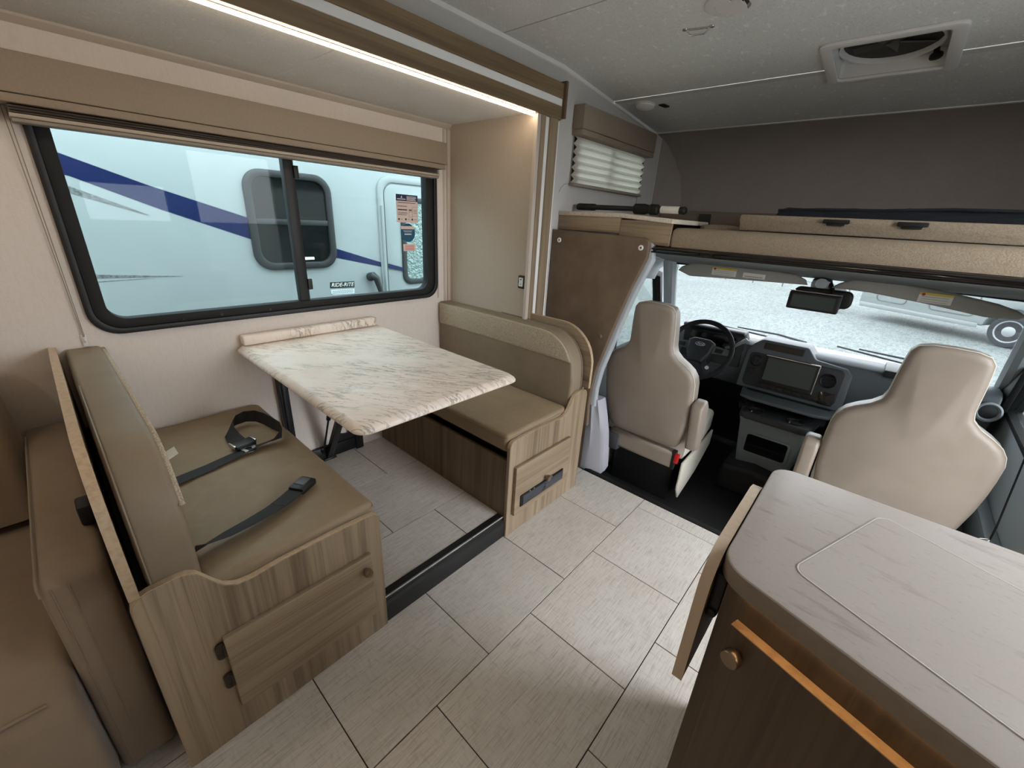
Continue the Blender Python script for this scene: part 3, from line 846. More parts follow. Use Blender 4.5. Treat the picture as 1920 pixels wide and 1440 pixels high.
def seat_cushion(s, label):
    Y = lambda t: YC + s * t
    m = MB()
    out = rrect(-2.045, -1.026, min(Y(0.317), Y(0.772)), max(Y(0.317), Y(0.772)), 0.022, 4)
    m.pillow(out, 'z', 0.4445, 0.533, 0.018, puff=0.006)
    o = thing('seat_cushion', label, 'cushion', (-1.53, Y(0.55), 0.424), 'dinette cushions')
    m.build('cover', LEATHER, o, smooth=60)
    pts = [(-2.04, Y(0.3175), 0.517), (-1.045, Y(0.3175), 0.517), (-1.031, Y(0.322), 0.517), (-1.0262, Y(0.338), 0.517), (-1.0262, Y(0.755), 0.517)]
    MB().tube(pts, 0.0022, 6).build('seam', LEATHER_B, o)
    return o
def back_cushion(s, label):
    Y = lambda t: YC + s * t
    o = thing('back_cushion', label, 'cushion', (-1.5, Y(0.81), 0.5), 'dinette cushions')
    def outl(e, zb):
        return [(-2.048 + e, zb), (-2.048 + e, 0.897 - e), (-1.6, 0.900 - e), (-1.27, 0.898 - e)] + arc(-1.222, 0.703, 0.195 - e, 86, 4, 10) + [(-1.022 - e, 0.66), (-1.014 - e, zb)][0:1] + [(-1.028 - e, zb)]
    bodym = MB().pillow(outl(0.0, 0.515), 'y', Y(0.772), Y(0.868), 0.014, puff=0.004, puff_a=0.006, center=(-1.6, 0.68))
    bodym.build('cover', LEATHER_B, o, smooth=60)
    up = [(-2.043, 0.765), (-2.043, 0.892), (-1.6, 0.895), (-1.27, 0.893)] + arc(-1.222, 0.703, 0.189, 86, 20, 8) 
    up = up + [(-1.034, 0.765)]
    f = MB().pillow(up, 'y', Y(0.7645), Y(0.7775), 0.005, puff_a=0.004, n=3, center=(-1.6, 0.83))
    f.build('fabric_band', FABRIC, o, smooth=60, label='flecked cream fabric band')
    pts = [(x, Y(0.868 - 0.006), z) for x, z in outl(-0.001, 0.515)[2:]]
    MB().tube(pts, 0.0025, 6).build('piping', LEATHER_B, o)
    return o
seat_cushion(-1, 'brown vinyl seat cushion with the loose belts on it')
seat_cushion(1, 'brown vinyl seat cushion partly under the table, bare of belts')
bc1 = back_cushion(-1, 'upright back cushion beside the sofa, seen end on, white tag on its edge')
bc2 = back_cushion(1, 'upright two-tone back cushion in front of the tan slide-out end wall')
m = MB(); m.obox((-1.20, 0.108, 0.815), (0.022, 0, 0.0), (0, 0.014, 0.006), (0, 0, 0.0006)); m.build('care_tag', PAPER, bc1, label='small white care tag')

# ---- table
tb = thing('dinette_table', 'pale marble patterned dinette table between the two benches', 'table', (-1.53, 0.85, ZS))
to = [(-2.035, 0.5), (-2.052, 0.515), (-2.052, 1.18), (-2.035, 1.195)] + [(-1.0 - 0.03 + 0.03 * math.cos(a), 1.165 + 0.03 * math.sin(a)) for a in [math.radians(lerp(90, 0, k / 6)) for k in range(7)]]
to += [(-1.045 + 0.045 * math.cos(a), 0.545 + 0.045 * math.sin(a)) for a in [math.radians(lerp(0, -90, k / 8)) for k in range(9)]]
cxt, cyt = -1.526, 0.8475
def tring(d, z):
    return [((-2.052 if x < -2.04 else cxt + (x - cxt) * (1 - d / 0.526)), cyt + (y - cyt) * (1 - d / 0.3475), z) for x, y in to]
MB().loft([tring(0.004, 0.790), tring(0.0, 0.793), tring(0.0, 0.800), tring(0.003, 0.806), tring(0.017, 0.8185), tring(0.021, 0.820)]).build('tabletop', MARBLE, tb, smooth=28)
MB().prism([(x * 0.985 - 0.0225 if x > -1.5 else x, lerp(0.8475, y, 0.985)) for x, y in to], 'z', 0.7865, 0.7895).build('underside', WOOD_EDGE, tb)
sp = MB().box(-2.052, -2.008, 0.522, 1.170, 0.8205, 0.866)
sp.build('wall_ledge', MARBLE, tb, bevel=0.009, seg=3)
for y in (0.655, 1.015):
    m = MB(); m.box(-2.055, -2.025, y - 0.022, y + 0.022, ZS + 0.002, 0.786); m.box(-2.026, -2.018, y - 0.009, y + 0.009, ZS + 0.05, 0.77)
    m.build('wall_post', BLACKM, tb, bevel=0.002)
m = MB(); m.box(-2.055, -2.03, 0.677, 0.993, 0.115, 0.185); m.build('base_bar', BLACKM, tb, bevel=0.003)
m = MB()
m.prism([(0.993, 0.115), (0.993, 0.30), (0.96, 0.30)] + [(0.96 - 0.07 * math.sin(a), 0.25 - 0.03 - 0.05 * math.cos(a) + 0.05) for a in [math.radians(k * 15) for k in range(0, 7)]] + [(0.86, 0.185), (0.86, 0.115)], 'x', -2.05, -2.04)
m.build('gusset', BLACKM, tb)
m = MB()
m.obox((-1.84, 0.835, 0.44), (0.205, 0, 0.335), (0, 0.018, 0), (0.012, 0, -0.0075))
m.build('support_arm', BLACKM, tb, bevel=0.003)
m = MB(); m.box(-2.055, -2.02, 0.80, 0.87, ZS + 0.001, 0.118); m.build('foot', BLACKM, tb, bevel=0.003)
m = MB(); m.tube([(-2.02, 0.80, 0.16), (-1.90, 0.80, 0.42)], 0.005, 8); m.tube([(-1.905, 0.80, 0.41), (-1.80, 0.80, 0.64)], 0.011, 10)
m.build('gas_strut', BLACK, tb)
for y in (0.64, 1.0):
    MB().box(-2.02, -1.6, y, y + 0.03, 0.770, 0.7865).build('top_bracket', BLACKM, tb, bevel=0.002)

# ---- loose seat belts on the bench
ZB = 0.5415
sb1 = thing('seat_belt', 'black lap belt lying in a loop with a metal tongue on the brown seat', 'seat belt', (-1.65, 0.3, ZB), 'loose belts on the bench')
P = [(-1.545, 0.093, ZB + 0.006), (-1.545, 0.13, ZB + 0.004), (-1.565, 0.23, ZB + 0.003), (-1.590, 0.32, ZB + 0.006), (-1.598, 0.39, ZB + 0.010), (-1.592, 0.45, ZB + 0.018), (-1.605, 0.487, ZB + 0.028),
     (-1.645, 0.497, ZB + 0.034), (-1.70, 0.488, ZB + 0.034), (-1.765, 0.478, ZB + 0.034), (-1.815, 0.462, ZB + 0.034), (-1.838, 0.430, ZB + 0.033), (-1.832, 0.395, ZB + 0.030), (-1.800, 0.366, ZB + 0.026), (-1.755, 0.350, ZB + 0.020), (-1.705, 0.350, ZB + 0.014), (-1.665, 0.355, ZB + 0.012)]
S_ = [(1, 0, 0), (1, 0, 0), (1, 0.1, 0), (1, 0.1, 0.1), (1, 0, 0.3), (0.8, 0, 0.6), (0.4, 0, 1), (0, 0, 1), (0, 0.15, 1), (0, 0.15, 1), (0, 0.1, 1), (0.1, 0, 1), (0.2, 0.2, 1), (0.2, 0.5, 1), (0, 0.9, 0.8), (0, 1, 0.4), (0, 1, 0.15)]
MB().ribbon(P, S_, 0.05, 0.0018).build('webbing', WEB, sb1, smooth=50)
m = MB(); m.obox((-1.640, 0.362, ZB + 0.013), (0.024, 0.004, 0), (-0.006, 0.034, 0), (0, 0, 0.009)); m.build('adjuster', BLACK, sb1, bevel=0.003)
for c_ in ((-1.655, 0.398, ZB + 0.014), (-1.642, 0.326, ZB + 0.014)):
    MB().obox(c_, (0.022, 0.004, 0), (-0.0005, 0.003, 0), (0, 0, 0.008)).build('adjuster_cap', STEEL, sb1, bevel=0.001)
m = MB()
oo = [( -1.617, 0.338), (-1.600, 0.342), (-1.588, 0.348)] + [(-1.583 + 0.017 * math.cos(a), 0.367 + 0.02 * math.sin(a)) for a in [math.radians(lerp(-80, 80, k / 8)) for k in range(9)]] + [(-1.592, 0.388), (-1.605, 0.390), (-1.622, 0.390)]
ii = [(lerp(-1.596, x, 0.45), lerp(0.366, y, 0.45)) for x, y in oo]
frame_ring(m, oo, ii, 'z', ZB + 0.009, ZB + 0.0115); m.build('tongue', STEEL, sb1)
sb2 = thing('seat_belt', 'black lap belt laid straight with a release buckle on the brown seat', 'seat belt', (-1.17, 0.25, ZB), 'loose belts on the bench')
P = [(-1.135, 0.096, ZB + 0.022), (-1.137, 0.12, ZB + 0.021), (-1.145, 0.17, ZB + 0.018), (-1.155, 0.23, ZB + 0.018), (-1.172, 0.29, ZB + 0.016), (-1.196, 0.34, ZB + 0.012), (-1.218, 0.378, ZB + 0.010)]
S_ = [(0.6, 0, 0.8), (0.8, 0.05, 0.55), (1, 0.1, 0.3), (1, 0.25, 0.2), (1, 0.4, 0.12), (1, 0.55, 0.05), (1, 0.6, 0)]
MB().ribbon(P, S_, 0.05, 0.0022).build('webbing', WEB, sb2, smooth=50)
P2 = [(-1.182, 0.315, ZB + 0.0155), (-1.20, 0.348, ZB + 0.0135), (-1.222, 0.384, ZB + 0.012)]
MB().ribbon(P2, [(1, .45, .1), (1, .55, .05), (1, .6, 0)], 0.052, 0.003).build('webbing_fold', WEB, sb2)
m = MB(); dv = Vector((-0.05, 0.085, 0)).normalized(); sv = Vector((0.085, 0.05, 0)).normalized()
c0 = Vector((-1.237, 0.410, ZB + 0.012))
m.obox(c0, dv * 0.034, sv * 0.027, (0, 0, 0.011)); m.build('buckle', BLACK, sb2, bevel=0.005)
m = MB(); m.obox(c0 + Vector((0, 0, 0.0115)) + dv * 0.006 - sv * 0.004, dv * 0.019, sv * 0.017, (0, 0, 0.0015)); m.build('release_button', GREYP, sb2, bevel=0.001)

# ---- sofa in the near left corner
so = thing('sofa', 'tan suede sofa with a boxy arm in the near left corner', 'sofa', (-1.5, -0.7, 0.001))
m = MB(); m.pillow(rrect(-2.04, -1.10, 0.012, 0.655, 0.03, 4), 'y', -0.162, -0.056, 0.018, puff=0.0, puff_a=0.0, n=4); m.build('arm', SUEDE, so, smooth=60)
m = MB()
sp_ = [(-2.0, 0.03), (-2.0, 0.40), (-1.25, 0.425), (-1.13, 0.425), (-1.07, 0.408), (-1.035, 0.37), (-1.02, 0.30), (-1.012, 0.15), (-1.02, 0.03)]
m.pillow(sp_, 'y', -1.45, -0.166, 0.03, puff=0.0, n=4); m.build('seat', SUEDE, so, smooth=60)
MB().tube([(-1.058, -1.43, 0.402), (-1.058, -0.21, 0.402)], 0.0035, 8).build('seam', SUEDE, so)
MB().tube([(-1.0105, -1.43, 0.18), (-1.0105, -0.19, 0.18)], 0.003, 8).build('seam', SUEDE, so)
MB().tube([(-1.806, -0.40, 0.46), (-1.822, -0.40, 0.62), (-1.865, -0.40, 0.87)], 0.004, 8).build('seam', SUEDE, so)
for yv in (-0.143, -0.118):
    MB().tube([(-1.0995, yv, 0.04), (-1.0995, yv, 0.64)], 0.0016, 6).build('arm_seam', SUEDE, so)
MB().tube([(-1.95, -0.1605, 0.6535), (-1.125, -0.1605, 0.6535), (-1.105, -0.1605, 0.649), (-1.1005, -0.1605, 0.63)], 0.0025, 8).build('piping', SUEDE, so)
m = MB(); m.pillow([(-2.04, 0.40), (-2.02, 0.90), (-1.93, 0.93), (-1.86, 0.88), (-1.815, 0.6), (-1.80, 0.44)], 'y', -1.45, -0.175, 0.04, puff=0.01, n=4); m.build('backrest', SUEDE, so, smooth=60)
m = MB(); m.box(-1.98, -1.06, -1.40, -0.22, 0.001, 0.03); m.build('base', BLACK, so)
m = MB(); m.box(-1.33, -1.27, -0.078, -0.050, 0.6565, 0.71); m.build('strap', BLACK, so, bevel=0.006, label='black strap on the sofa arm')

# ================================================================== CAB PARTITION AND BUNK
pd = thing('padded_panel', 'brown padded vinyl panel with buttons beside the cab opening', 'panel', (-1.2, 1.95, 0.3))
po = [(-1.438, 0.30), (-1.438, 1.36), (-1.15, 1.356), (-0.915, 1.350), (-0.893, 1.347), (-0.880, 1.338), (-0.874, 1.32), (-0.874, 1.265), (-0.895, 1.21), (-0.935, 1.10), (-0.985, 0.93), (-1.02, 0.80), (-1.058, 0.66), (-1.075, 0.54), (-1.078, 0.43), (-1.072, 0.30)]
m = MB(); m.pillow(po, 'y', 1.925, 1.952, 0.008, puff_a=0.004, n=3, center=(-1.25, 0.85)); m.build('cover', PADM, pd, smooth=60)
for (x, z) in ((-1.385, 1.308), (-0.912, 1.306)):
    MB().lathe((x, 1.9245, z), (0, -1, 0), [(0.0125, -0.004), (0.0125, 0.003), (0.009, 0.005), (0.0045, 0.004), (0.0045, -0.002)], 18).build('grommet', WHITE, pd)
    MB().lathe((x, 1.9245, z), (0, -1, 0), [(0.0045, -0.002), (0.0045, 0.0022), (0.001, 0.0026)], 12).build('screw', BLACK, pd)
for (x, z) in ((-1.400, 0.862), (-1.062, 0.845)):
    MB().lathe((x, 1.9245, z), (0, -1, 0), [(0.012, -0.004), (0.0115, 0.002), (0.008, 0.005), (0.002, 0.006)], 18).build('button', PADM, pd)
# curved grey body pillar trim behind the pad
bp = thing('pillar_trim', 'curved grey plastic body pillar trim between the brown pad and the driver seat', 'trim', (-1.05, 2.0, 0))
edge = [(-0.874, 1.335), (-0.874, 1.265), (-0.895, 1.21), (-0.935, 1.10), (-0.985, 0.93), (-1.02, 0.80), (-1.058, 0.66), (-1.075, 0.54), (-1.072, 0.43)]
m = MB()
rings = []
for i, (x, z) in enumerate(edge):
    wv = 0.018 if i > 0 else 0.004
    rings.append([(x - 0.02, 1.953, z), (x + wv * 0.6, 1.953, z - 0.004), (x + wv, 1.958, z - 0.008), (x + wv + 0.002, 1.982, z - 0.012), (x - 0.02, 1.984, z)])
m.loft(rings); m.build('upper_trim', PILLAR, bp, smooth=60)
m = MB()
rings = []
for (z, x0, x1, yy) in ((0.46, -1.10, -1.04, 1.965), (0.36, -1.10, -1.01, 1.965), (0.26, -1.10, -0.985, 1.965), (0.12, -1.10, -0.965, 1.965), (0.03, -1.10, -0.955, 1.965), (-0.01, -1.10, -0.97, 1.965)):
    rings.append([(x0, yy, z), (lerp(x0, x1, 0.35), yy - 0.006, z), (lerp(x0, x1, 0.5), yy + 0.006, z), (lerp(x0, x1, 0.85), yy + 0.006, z), (x1, yy + 0.02, z), (x1, yy + 0.08, z), (x0, yy + 0.08, z)])
m.loft(rings); m.build('lower_trim', LAV, bp, smooth=40)

cs_ = thing('corner_shelf', 'wood fronted corner shelf with cream carpet on top beneath the small blind', 'shelf', (-1.15, 2.2, 1.32))
MB().box(-1.437, -1.062, 1.972, 1.988, 1.3615, 1.433).build('front_board', WOOD_X, cs_, bevel=0.001)
m = MB(); m.prism([(-1.0605, 1.972), (-0.80, 1.965), (-0.80, 1.981), (-1.0605, 1.988)], 'z', 1.322, 1.425); m.build('side_board', WOOD_X, cs_, bevel=0.001)
m = MB(); m.prism([(-1.437, 1.968), (-1.06, 1.966), (-0.80, 1.958), (-0.79, 1.99), (-0.80, 2.445), (-1.437, 2.445)], 'z', 1.4335, 1.454)
m.warp(lambda x, y, z: (x, y, z - (0.0085 + (x + 1.06) * 0.03 if x > -1.0 else 0)))
m.build('carpet_top', CARPET, cs_, bevel=0.004)
m = MB(); m.box(-1.437, -0.81, 1.99, 2.445, 1.318, 1.33); m.build('bottom_board', WOOD_X, cs_)

pole = thing('telescopic_pole', 'black telescopic pole with ribbed collars lying on the corner shelf', 'pole', (-1.1, 2.12, 1.448))
d = lambda t: (lerp(-1.408, -0.80, t), 2.10, lerp(1.483, 1.478, t))
MB().tube([d(0.0), d(0.02), d(0.18), d(0.2), d(0.58)], [0.014, 0.018, 0.018, 0.013, 0.012], 12).build('rod', BLACK, pole)
MB().tube([d(0.56), d(0.575), d(0.66), d(0.70)], [0.016, 0.025, 0.025, 0.019], 14).build('collar', RUBBER, pole)
MB().tube([d(0.70), d(0.71), d(0.77), d(0.78)], [0.018, 0.025, 0.024, 0.018], 14).build('collar', RUBBER, pole)
MB().tube([d(0.78), d(0.97), d(0.985), d(1.0)], [0.017, 0.017, 0.019, 0.014], 14).build('grip', BLACK, pole)
m = MB(); m.loft([[Vector(d(t)) + Vector((0, 0.0176 * math.sin(a), 0.0176 * math.cos(a))) for a in [math.radians(lerp(-150, 50, k / 8)) for k in range(9)]] for t in (0.80, 0.95)], cap=False, close=False); m.build('label', PAPER, pole, label='white paper label')

bk = thing('bunk_cushion', 'long beige carpet-faced roll along the front edge of the bunk', 'cushion', (0.0, 2.05, 1.316))
m = MB(); m.pillow([(1.978, 1.318), (1.972, 1.36), (1.980, 1.392), (2.01, 1.402), (2.12, 1.404), (2.14, 1.39), (2.14, 1.318)], 'x', -0.80, 0.975, 0.012, n=3); m.build('cover', BUNKF, bk, smooth=60)
bb_ = thing('bunk_board', 'beige carpeted folding bunk board with two black pull handles', 'board', (0.2, 2.2, 1.4))
m = MB(); m.prism([(-0.58, 1.408), (0.975, 1.404), (0.975, 1.468), (-0.30, 1.473), (-0.583, 1.474), (-0.586, 1.45), (-0.58, 1.435)], 'y', 2.19, 2.24); m.build('cover', BUNKF, bb_, bevel=0.006)
for x in (-0.226, 0.004):
    h = MB(); h.prism(rrect(x - 0.044, x + 0.044, 1.450, 1.466, 0.005, 3), 'y', 2.178, 2.1895); h.prism(rrect(x - 0.03, x + 0.03, 1.442, 1.452, 0.004, 3), 'y', 2.182, 2.1895)
    h.build('pull_handle', BLACK, bb_, bevel=0.002)
MB().lathe((-0.33, 2.1895, 1.462), (0, -1, 0), [(0.008, 0), (0.008, 0.001), (0.006, 0.0015)], 14).build('cap', BUNKF, bb_)
nt = thing('bunk_net', 'dark navy folded safety net lying behind the bunk board', 'net', (0.2, 2.36, 1.405))
NETM = mat('navy_net', (24, 27, 36), 0.85, bump=(90, (1, 1, 1), 0.6, 0.004))
pts = [(-0.475, 1.475), (-0.46, 1.503), (-0.43, 1.513), (-0.30, 1.508), (-0.20, 1.515), (-0.10, 1.512), (-0.02, 1.519), (0.12, 1.514), (0.3, 1.512), (0.6, 1.513), (0.97, 1.508)]
m = MB(); m.loft([[(x, 2.30, 1.408), (x, 2.295, z - 0.02), (x, 2.32, z), (x, 2.38, z - 0.004), (x, 2.42, z - 0.025), (x, 2.42, 1.408)] for x, z in pts]); m.build('folded_net', NETM, nt, smooth=50)
MB().tube([(-0.465, 2.312, 1.50), (-0.3, 2.31, 1.507), (-0.1, 2.31, 1.508), (0.1, 2.306, 1.517), (0.97, 2.31, 1.509)], 0.006, 8).build('edge_rope', NETM, nt)
bm_ = thing('bunk_mattress', 'taupe bunk cushion lying flat behind the board, black strap around its end', 'cushion', (-0.1, 2.8, 1.316))
m = MB(); m.pillow(rrect(-1.10, 0.96, 2.46, 3.30, 0.04, 4), 'z', 1.32, 1.492, 0.03, puff=0.006); m.build('cover', TAUPE, bm_, smooth=60)
m = MB(); m.box(-0.86, -0.80, 2.452, 2.4585, 1.33, 1.478); m.build('strap', BLACK, bm_)
pb = thing('head_rest_pad', 'small cream rounded pad beside the bunk board end', 'pad', (-0.73, 2.28, 1.318))
m = MB(); m.pillow(rrect(-0.79, -0.62, 2.26, 2.42, 0.05, 5), 'z', 1.3165, 1.424, 0.016, puff=0.004); m.build('cover', BUNKF, pb, smooth=60)
ct = thing('curtain_track', 'glossy black double track along the front edge of the bunk', 'track', (0.05, 1.975, 1.286))
m = MB()
m.prism([(1.955, 1.287), (1.988, 1.287), (1.988, 1.316), (1.962, 1.316), (1.955, 1.311)], 'x', -0.872, 0.975); m.build('rail', BLACKG, ct, bevel=0.0015, seg=1)
for z in (1.292, 1.306):
    MB().tube([(-0.871, 1.954, z), (0.974, 1.954, z)], 0.004, 8).build('lip', BLACKG, ct)
m = MB()
for x in (-0.66, -0.60, 0.55, 0.66, 0.72):
    MB().cyl((x, 1.9505, 1.299), (x, 1.9545, 1.299), 0.008, seg=12).build('screw', BLACKG, ct)

# ================================================================== CAB
def captain_seat(cx, nm, label, arm_sd, yb=2.085, dz=0.0):
    s = thing(nm, label, 'seat', (cx, yb + 0.15, -0.15), 'cab seats')
    half = [(0.055, 1.052), (0.088, 1.042), (0.104, 1.020), (0.108, 0.985), (0.112, 0.93), (0.114, 0.88), (0.116, 0.845), (0.124, 0.815), (0.150, 0.787), (0.190, 0.762), (0.220, 0.738), (0.239, 0.708), (0.248, 0.672), (0.250, 0.61), (0.250, 0.54), (0.246, 0.46), (0.236, 0.37), (0.220, 0.295), (0.200, 0.262), (0.16, 0.250)]
    out = [(0.0, 1.054)] + half + [(0.0, 0.247)] + [(-x, z) for x, z in reversed(half)]
    def rec(x, y, z):
        t = (z - 0.25) / 0.8
        th = 1.0 - 0.28 * max(0.0, t)
        yy = (y) * th
        sag = 0.02 * math.sin(PI * min(max(t, 0), 1))
        return (cx + x, yb + 0.045 - 0.150 * t + yy - sag * 0.6, z + dz)
    m = MB(); m.pillow(out, 'y', 0.0, 0.135, 0.03, puff=0.012, puff_a=0.018, n=5, center=(0, 0.62))
    m.warp(rec); m.build('backrest', SEATV, s, smooth=70)
    # piping seam round the back face
    ring = []
    for x, z in out:
        q = rec(x * 0.965, 0.004, 0.65 + (z - 0.65) * 0.975)
        ring.append((q[0], q[1] , q[2]))
    MB().tube([rec(x * 0.998, 0.032, z) for x, z in out], 0.0022, 6, closed=True).build('seam', SEATW, s)
    # cushion
    m = MB()
    m.pillow([(-0.24, 0.0), (-0.25, 0.30), (-0.235, 0.47), (-0.15, 0.50), (0.15, 0.50), (0.235, 0.47), (0.25, 0.30), (0.24, 0.0)], 'z', 0.17, 0.325, 0.035, puff=0.01, n=5)
    m.warp(lambda x, y, z: (cx + x, yb + 0.10 + y, z + dz + 0.06 * y)); m.build('cushion', SEATW, s, smooth=70)
    # skirts
    for sd in (-1, 1):
        m = MB(); m.prism([(yb + 0.10, 0.16), (yb + 0.60, 0.20), (yb + 0.60, 0.10), (yb + 0.40, -0.02), (yb + 0.15, -0.10), (yb + 0.10, -0.02)], 'x', cx + sd * 0.243 - 0.006, cx + sd * 0.243 + 0.006)
        m.build('skirt', SEATW, s, bevel=0.004)
    m = MB(); m.pillow([(-0.20, 0.17), (-0.20, 0.275), (0.20, 0.275), (0.20, 0.17)], 'y', 0.0, 0.08, 0.02, n=3)
    m.warp(lambda x, y, z: (cx + x, yb + 0.05 + y, z - 0.045)); m.build('rear_flap', SEATV, s, smooth=60)
    m = MB(); m.prism(rrect(-0.19, 0.19, -0.149, 0.13, 0.02, 3), 'y', 0, 0.40); m.warp(lambda x, y, z: (cx + x, yb + 0.14 + y, z)); m.build('pedestal', BLACK, s, bevel=0.01)
    m = MB(); m.box(cx - 0.245, cx - 0.13, yb + 0.035, yb + 0.12, 0.10, 0.215); m.build('recliner_cover', mat('seat_grey', (70, 70, 74), 0.6), s, bevel=0.02)
    # raised armrest
    xa = cx + arm_sd * 0.283
    m = MB(); m.pillow([(yb + 0.02, 0.30), (yb + 0.005, 0.42), (yb - 0.03, 0.55), (yb - 0.01, 0.582), (yb + 0.05, 0.588), (yb + 0.085, 0.55), (yb + 0.105, 0.42), (yb + 0.11, 0.31), (yb + 0.07, 0.285)], 'x', xa - 0.03, xa + 0.03, 0.015, n=4)
    m.build('armrest', SEATV, s, smooth=60, label='armrest folded upright')
    m = MB(); m.box(cx + arm_sd * 0.20 - 0.012, cx + arm_sd * 0.20 + 0.012, yb + 0.055, yb + 0.085, 0.12, 0.24); m.build('buckle_stalk', BLACK, s, bevel=0.004)
    m = MB(); m.obox((cx + arm_sd * 0.222, yb + 0.05, 0.205), (0.012, 0, 0), (0, 0.008, 0), (0, 0.004, 0.028)); m.build('buckle', RED, s, bevel=0.003, label='red buckle release')
    return s
captain_seat(-0.822, 'captain_seat', 'beige high-backed driver seat behind the steering wheel', 1)
captain_seat(0.232, 'captain_seat', 'beige high-backed passenger seat beyond the stone counter', -1, yb=2.09, dz=0.02)

# dashboard
da = thing('dashboard', 'dark grey cab dashboard with touchscreen, vents and cup holders', 'dashboard', (-0.25, 3.0, 0.4))
prof = [(3.36, 0.66), (3.30, 0.705), (3.12, 0.735), (3.03, 0.735), (2.99, 0.715), (2.975, 0.66), (2.99, 0.52), (3.05, 0.42), (3.20, 0.38), (3.36, 0.38)]
m = MB(); m.prism(prof, 'x', -1.16, 0.575); m.build('main_body', DASH, da, bevel=0.012, seg=3)
# instrument hood behind the wheel
hp = [(3.10, 0.74), (3.02, 0.80), (2.93, 0.805), (2.90, 0.79), (2.945, 0.77), (2.97, 0.66), (2.96, 0.56), (3.10, 0.52)]
m = MB(); m.prism(hp, 'x', -0.98, -0.585); m.build('instrument_hood', DASHD, da, bevel=0.012, seg=2)
m = MB(); m.prism([(-0.93, 0.63), (-0.62, 0.63), (-0.63, 0.755), (-0.92, 0.755)], 'y', 2.945, 2.96); m.build('instrument_panel', BLACKG, da, bevel=0.004)
# centre stack, tilted face
def sf(x, z, dn=0.0):
    """point on the tilted face of the centre stack"""
    return (x, 2.925 + (z - 0.46) * 0.16 - dn, z)
def on_face(mb):
    return mb.warp(lambda x, y, z: sf(x, z, -y))
so_ = [(-0.565, 0.455), (-0.02, 0.452), (0.005, 0.47), (0.0, 0.665), (-0.03, 0.70), (-0.19, 0.715), (-0.24, 0.775), (-0.49, 0.775), (-0.53, 0.74), (-0.56, 0.69)]
m = on_face(MB().prism(so_, 'y', 0.0, 0.16)); m.build('centre_stack', DASH, da, bevel=0.01, seg=3)
m = on_face(MB().prism(rrect(-0.535, -0.035, 0.475, 0.69, 0.03, 4), 'y', -0.004, 0.004)); m.build('stack_fascia', DASHD, da, bevel=0.002)
m = on_face(MB().prism(rrect(-0.437, -0.157, 0.515, 0.690, 0.006, 3), 'y', -0.022, -0.003)); sc_ = m.build('touchscreen', BLACK, da, bevel=0.003)
m = on_face(MB().prism(rrect(-0.425, -0.170, 0.540, 0.680, 0.003, 2), 'y', -0.0235, -0.0221)); m.build('display', SCREEN, sc_)
m = on_face(MB().prism(rrect(-0.440, -0.154, 0.688, 0.694, 0.002, 2), 'y', -0.024, -0.004)); m.build('bright_edge', STEEL, sc_, bevel=0.001)
m = on_face(MB().prism(rrect(-0.158, -0.153, 0.52, 0.692, 0.002, 2), 'y', -0.024, -0.004)); m.build('bright_edge', STEEL, sc_, bevel=0.001)
m = on_face(MB().prism(rrect(-0.47, -0.255, 0.720, 0.762, 0.006, 3), 'y', -0.006, 0.001)); v_ = m.build('top_vent', DASHD, da, bevel=0.002)
m = on_face(MB().prism(rrect(-0.462, -0.345, 0.726, 0.756, 0.003, 2), 'y', -0.0075, -0.0062)); m.build('vent_opening', BLACKG, v_)
m = on_face(MB().prism(rrect(-0.335, -0.263, 0.726, 0.756, 0.003, 2), 'y', -0.0075, -0.0062)); m.build('vent_opening', BLACKG, v_)
def round_vent(x, z, r, louv, nm):
    c = sf(x, z, 0.004); ax = (0, -1, 0.16)
    o = MB().lathe(c, ax, [(r, 0), (r, 0.008), (r * 0.9, 0.011), (r * 0.78, 0.006), (r * 0.76, 0.001)], 26).build(nm, BLACK, da)
    k = MB()
    for i in range(-2, 3):
        zz_ = i * r * 0.3
        wv = math.sqrt(max(1e-5, (r * 0.74) ** 2 - zz_ ** 2))
        q = sf(x, z + zz_, 0.008)
        k.obox(q, (wv, 0, 0), (0, 0.004, 0.003), (0, -0.0005, 0.0012))
    k.build('louvre' if louv else 'grip_bar', DASHD, o)
round_vent(-0.118 + 0.02, 0.615, 0.043, True, 'round_vent')
o = MB().lathe(sf(-0.487, 0.640, 0.004), (0, -1, 0.16), [(0.038, 0), (0.038, 0.006), (0.032, 0.010), (0.030, 0.022), (0.026, 0.026), (0.004, 0.027)], 26).build('rotary_knob', BLACK, da)
m = MB(); m.obox(sf(-0.487, 0.640, 0.034), (0.007, 0, 0.018), (0, -0.006, 0.001), (0.004, 0, -0.002)); m.build('knob_grip', DASHD, o, bevel=0.002)
bt = MB()
for i in range(7):
    x = -0.44 + i * 0.048
    on = MB().prism(rrect(x, x + 0.038, 0.487, 0.507, 0.003, 2), 'y', -0.0085, -0.003); on_face(on); bt.add(on.v, on.f)
bt.build('button_row', BLACK, da, bevel=0.001)
on = on_face(MB().prism(rrect(-0.52, -0.485, 0.555, 0.585, 0.003, 2), 'y', -0.010, -0.003)); on.build('switch_block', BLACK, da, bevel=0.001)
on = on_face(MB().prism(rrect(-0.12, -0.045, 0.475, 0.55, 0.006, 2), 'y', -0.008, -0.003)); on.build('lower_pocket', BLACKG, da, bevel=0.001)
m = MB(); m.prism([(2.97, 0.74), (3.14, 0.755), (3.14, 0.70), (2.97, 0.70)], 'x', 0.12, 0.30) ; m.build('passenger_tray', DASHD, da, bevel=0.006)
rv_ = MB().lathe((0.545, 2.972, 0.64), (0.15, -1, 0.1), [(0.05, 0), (0.05, 0.01), (0.042, 0.014), (0.036, 0.006), (0.034, 0.001)], 24).build('round_vent', PILLAR, da)
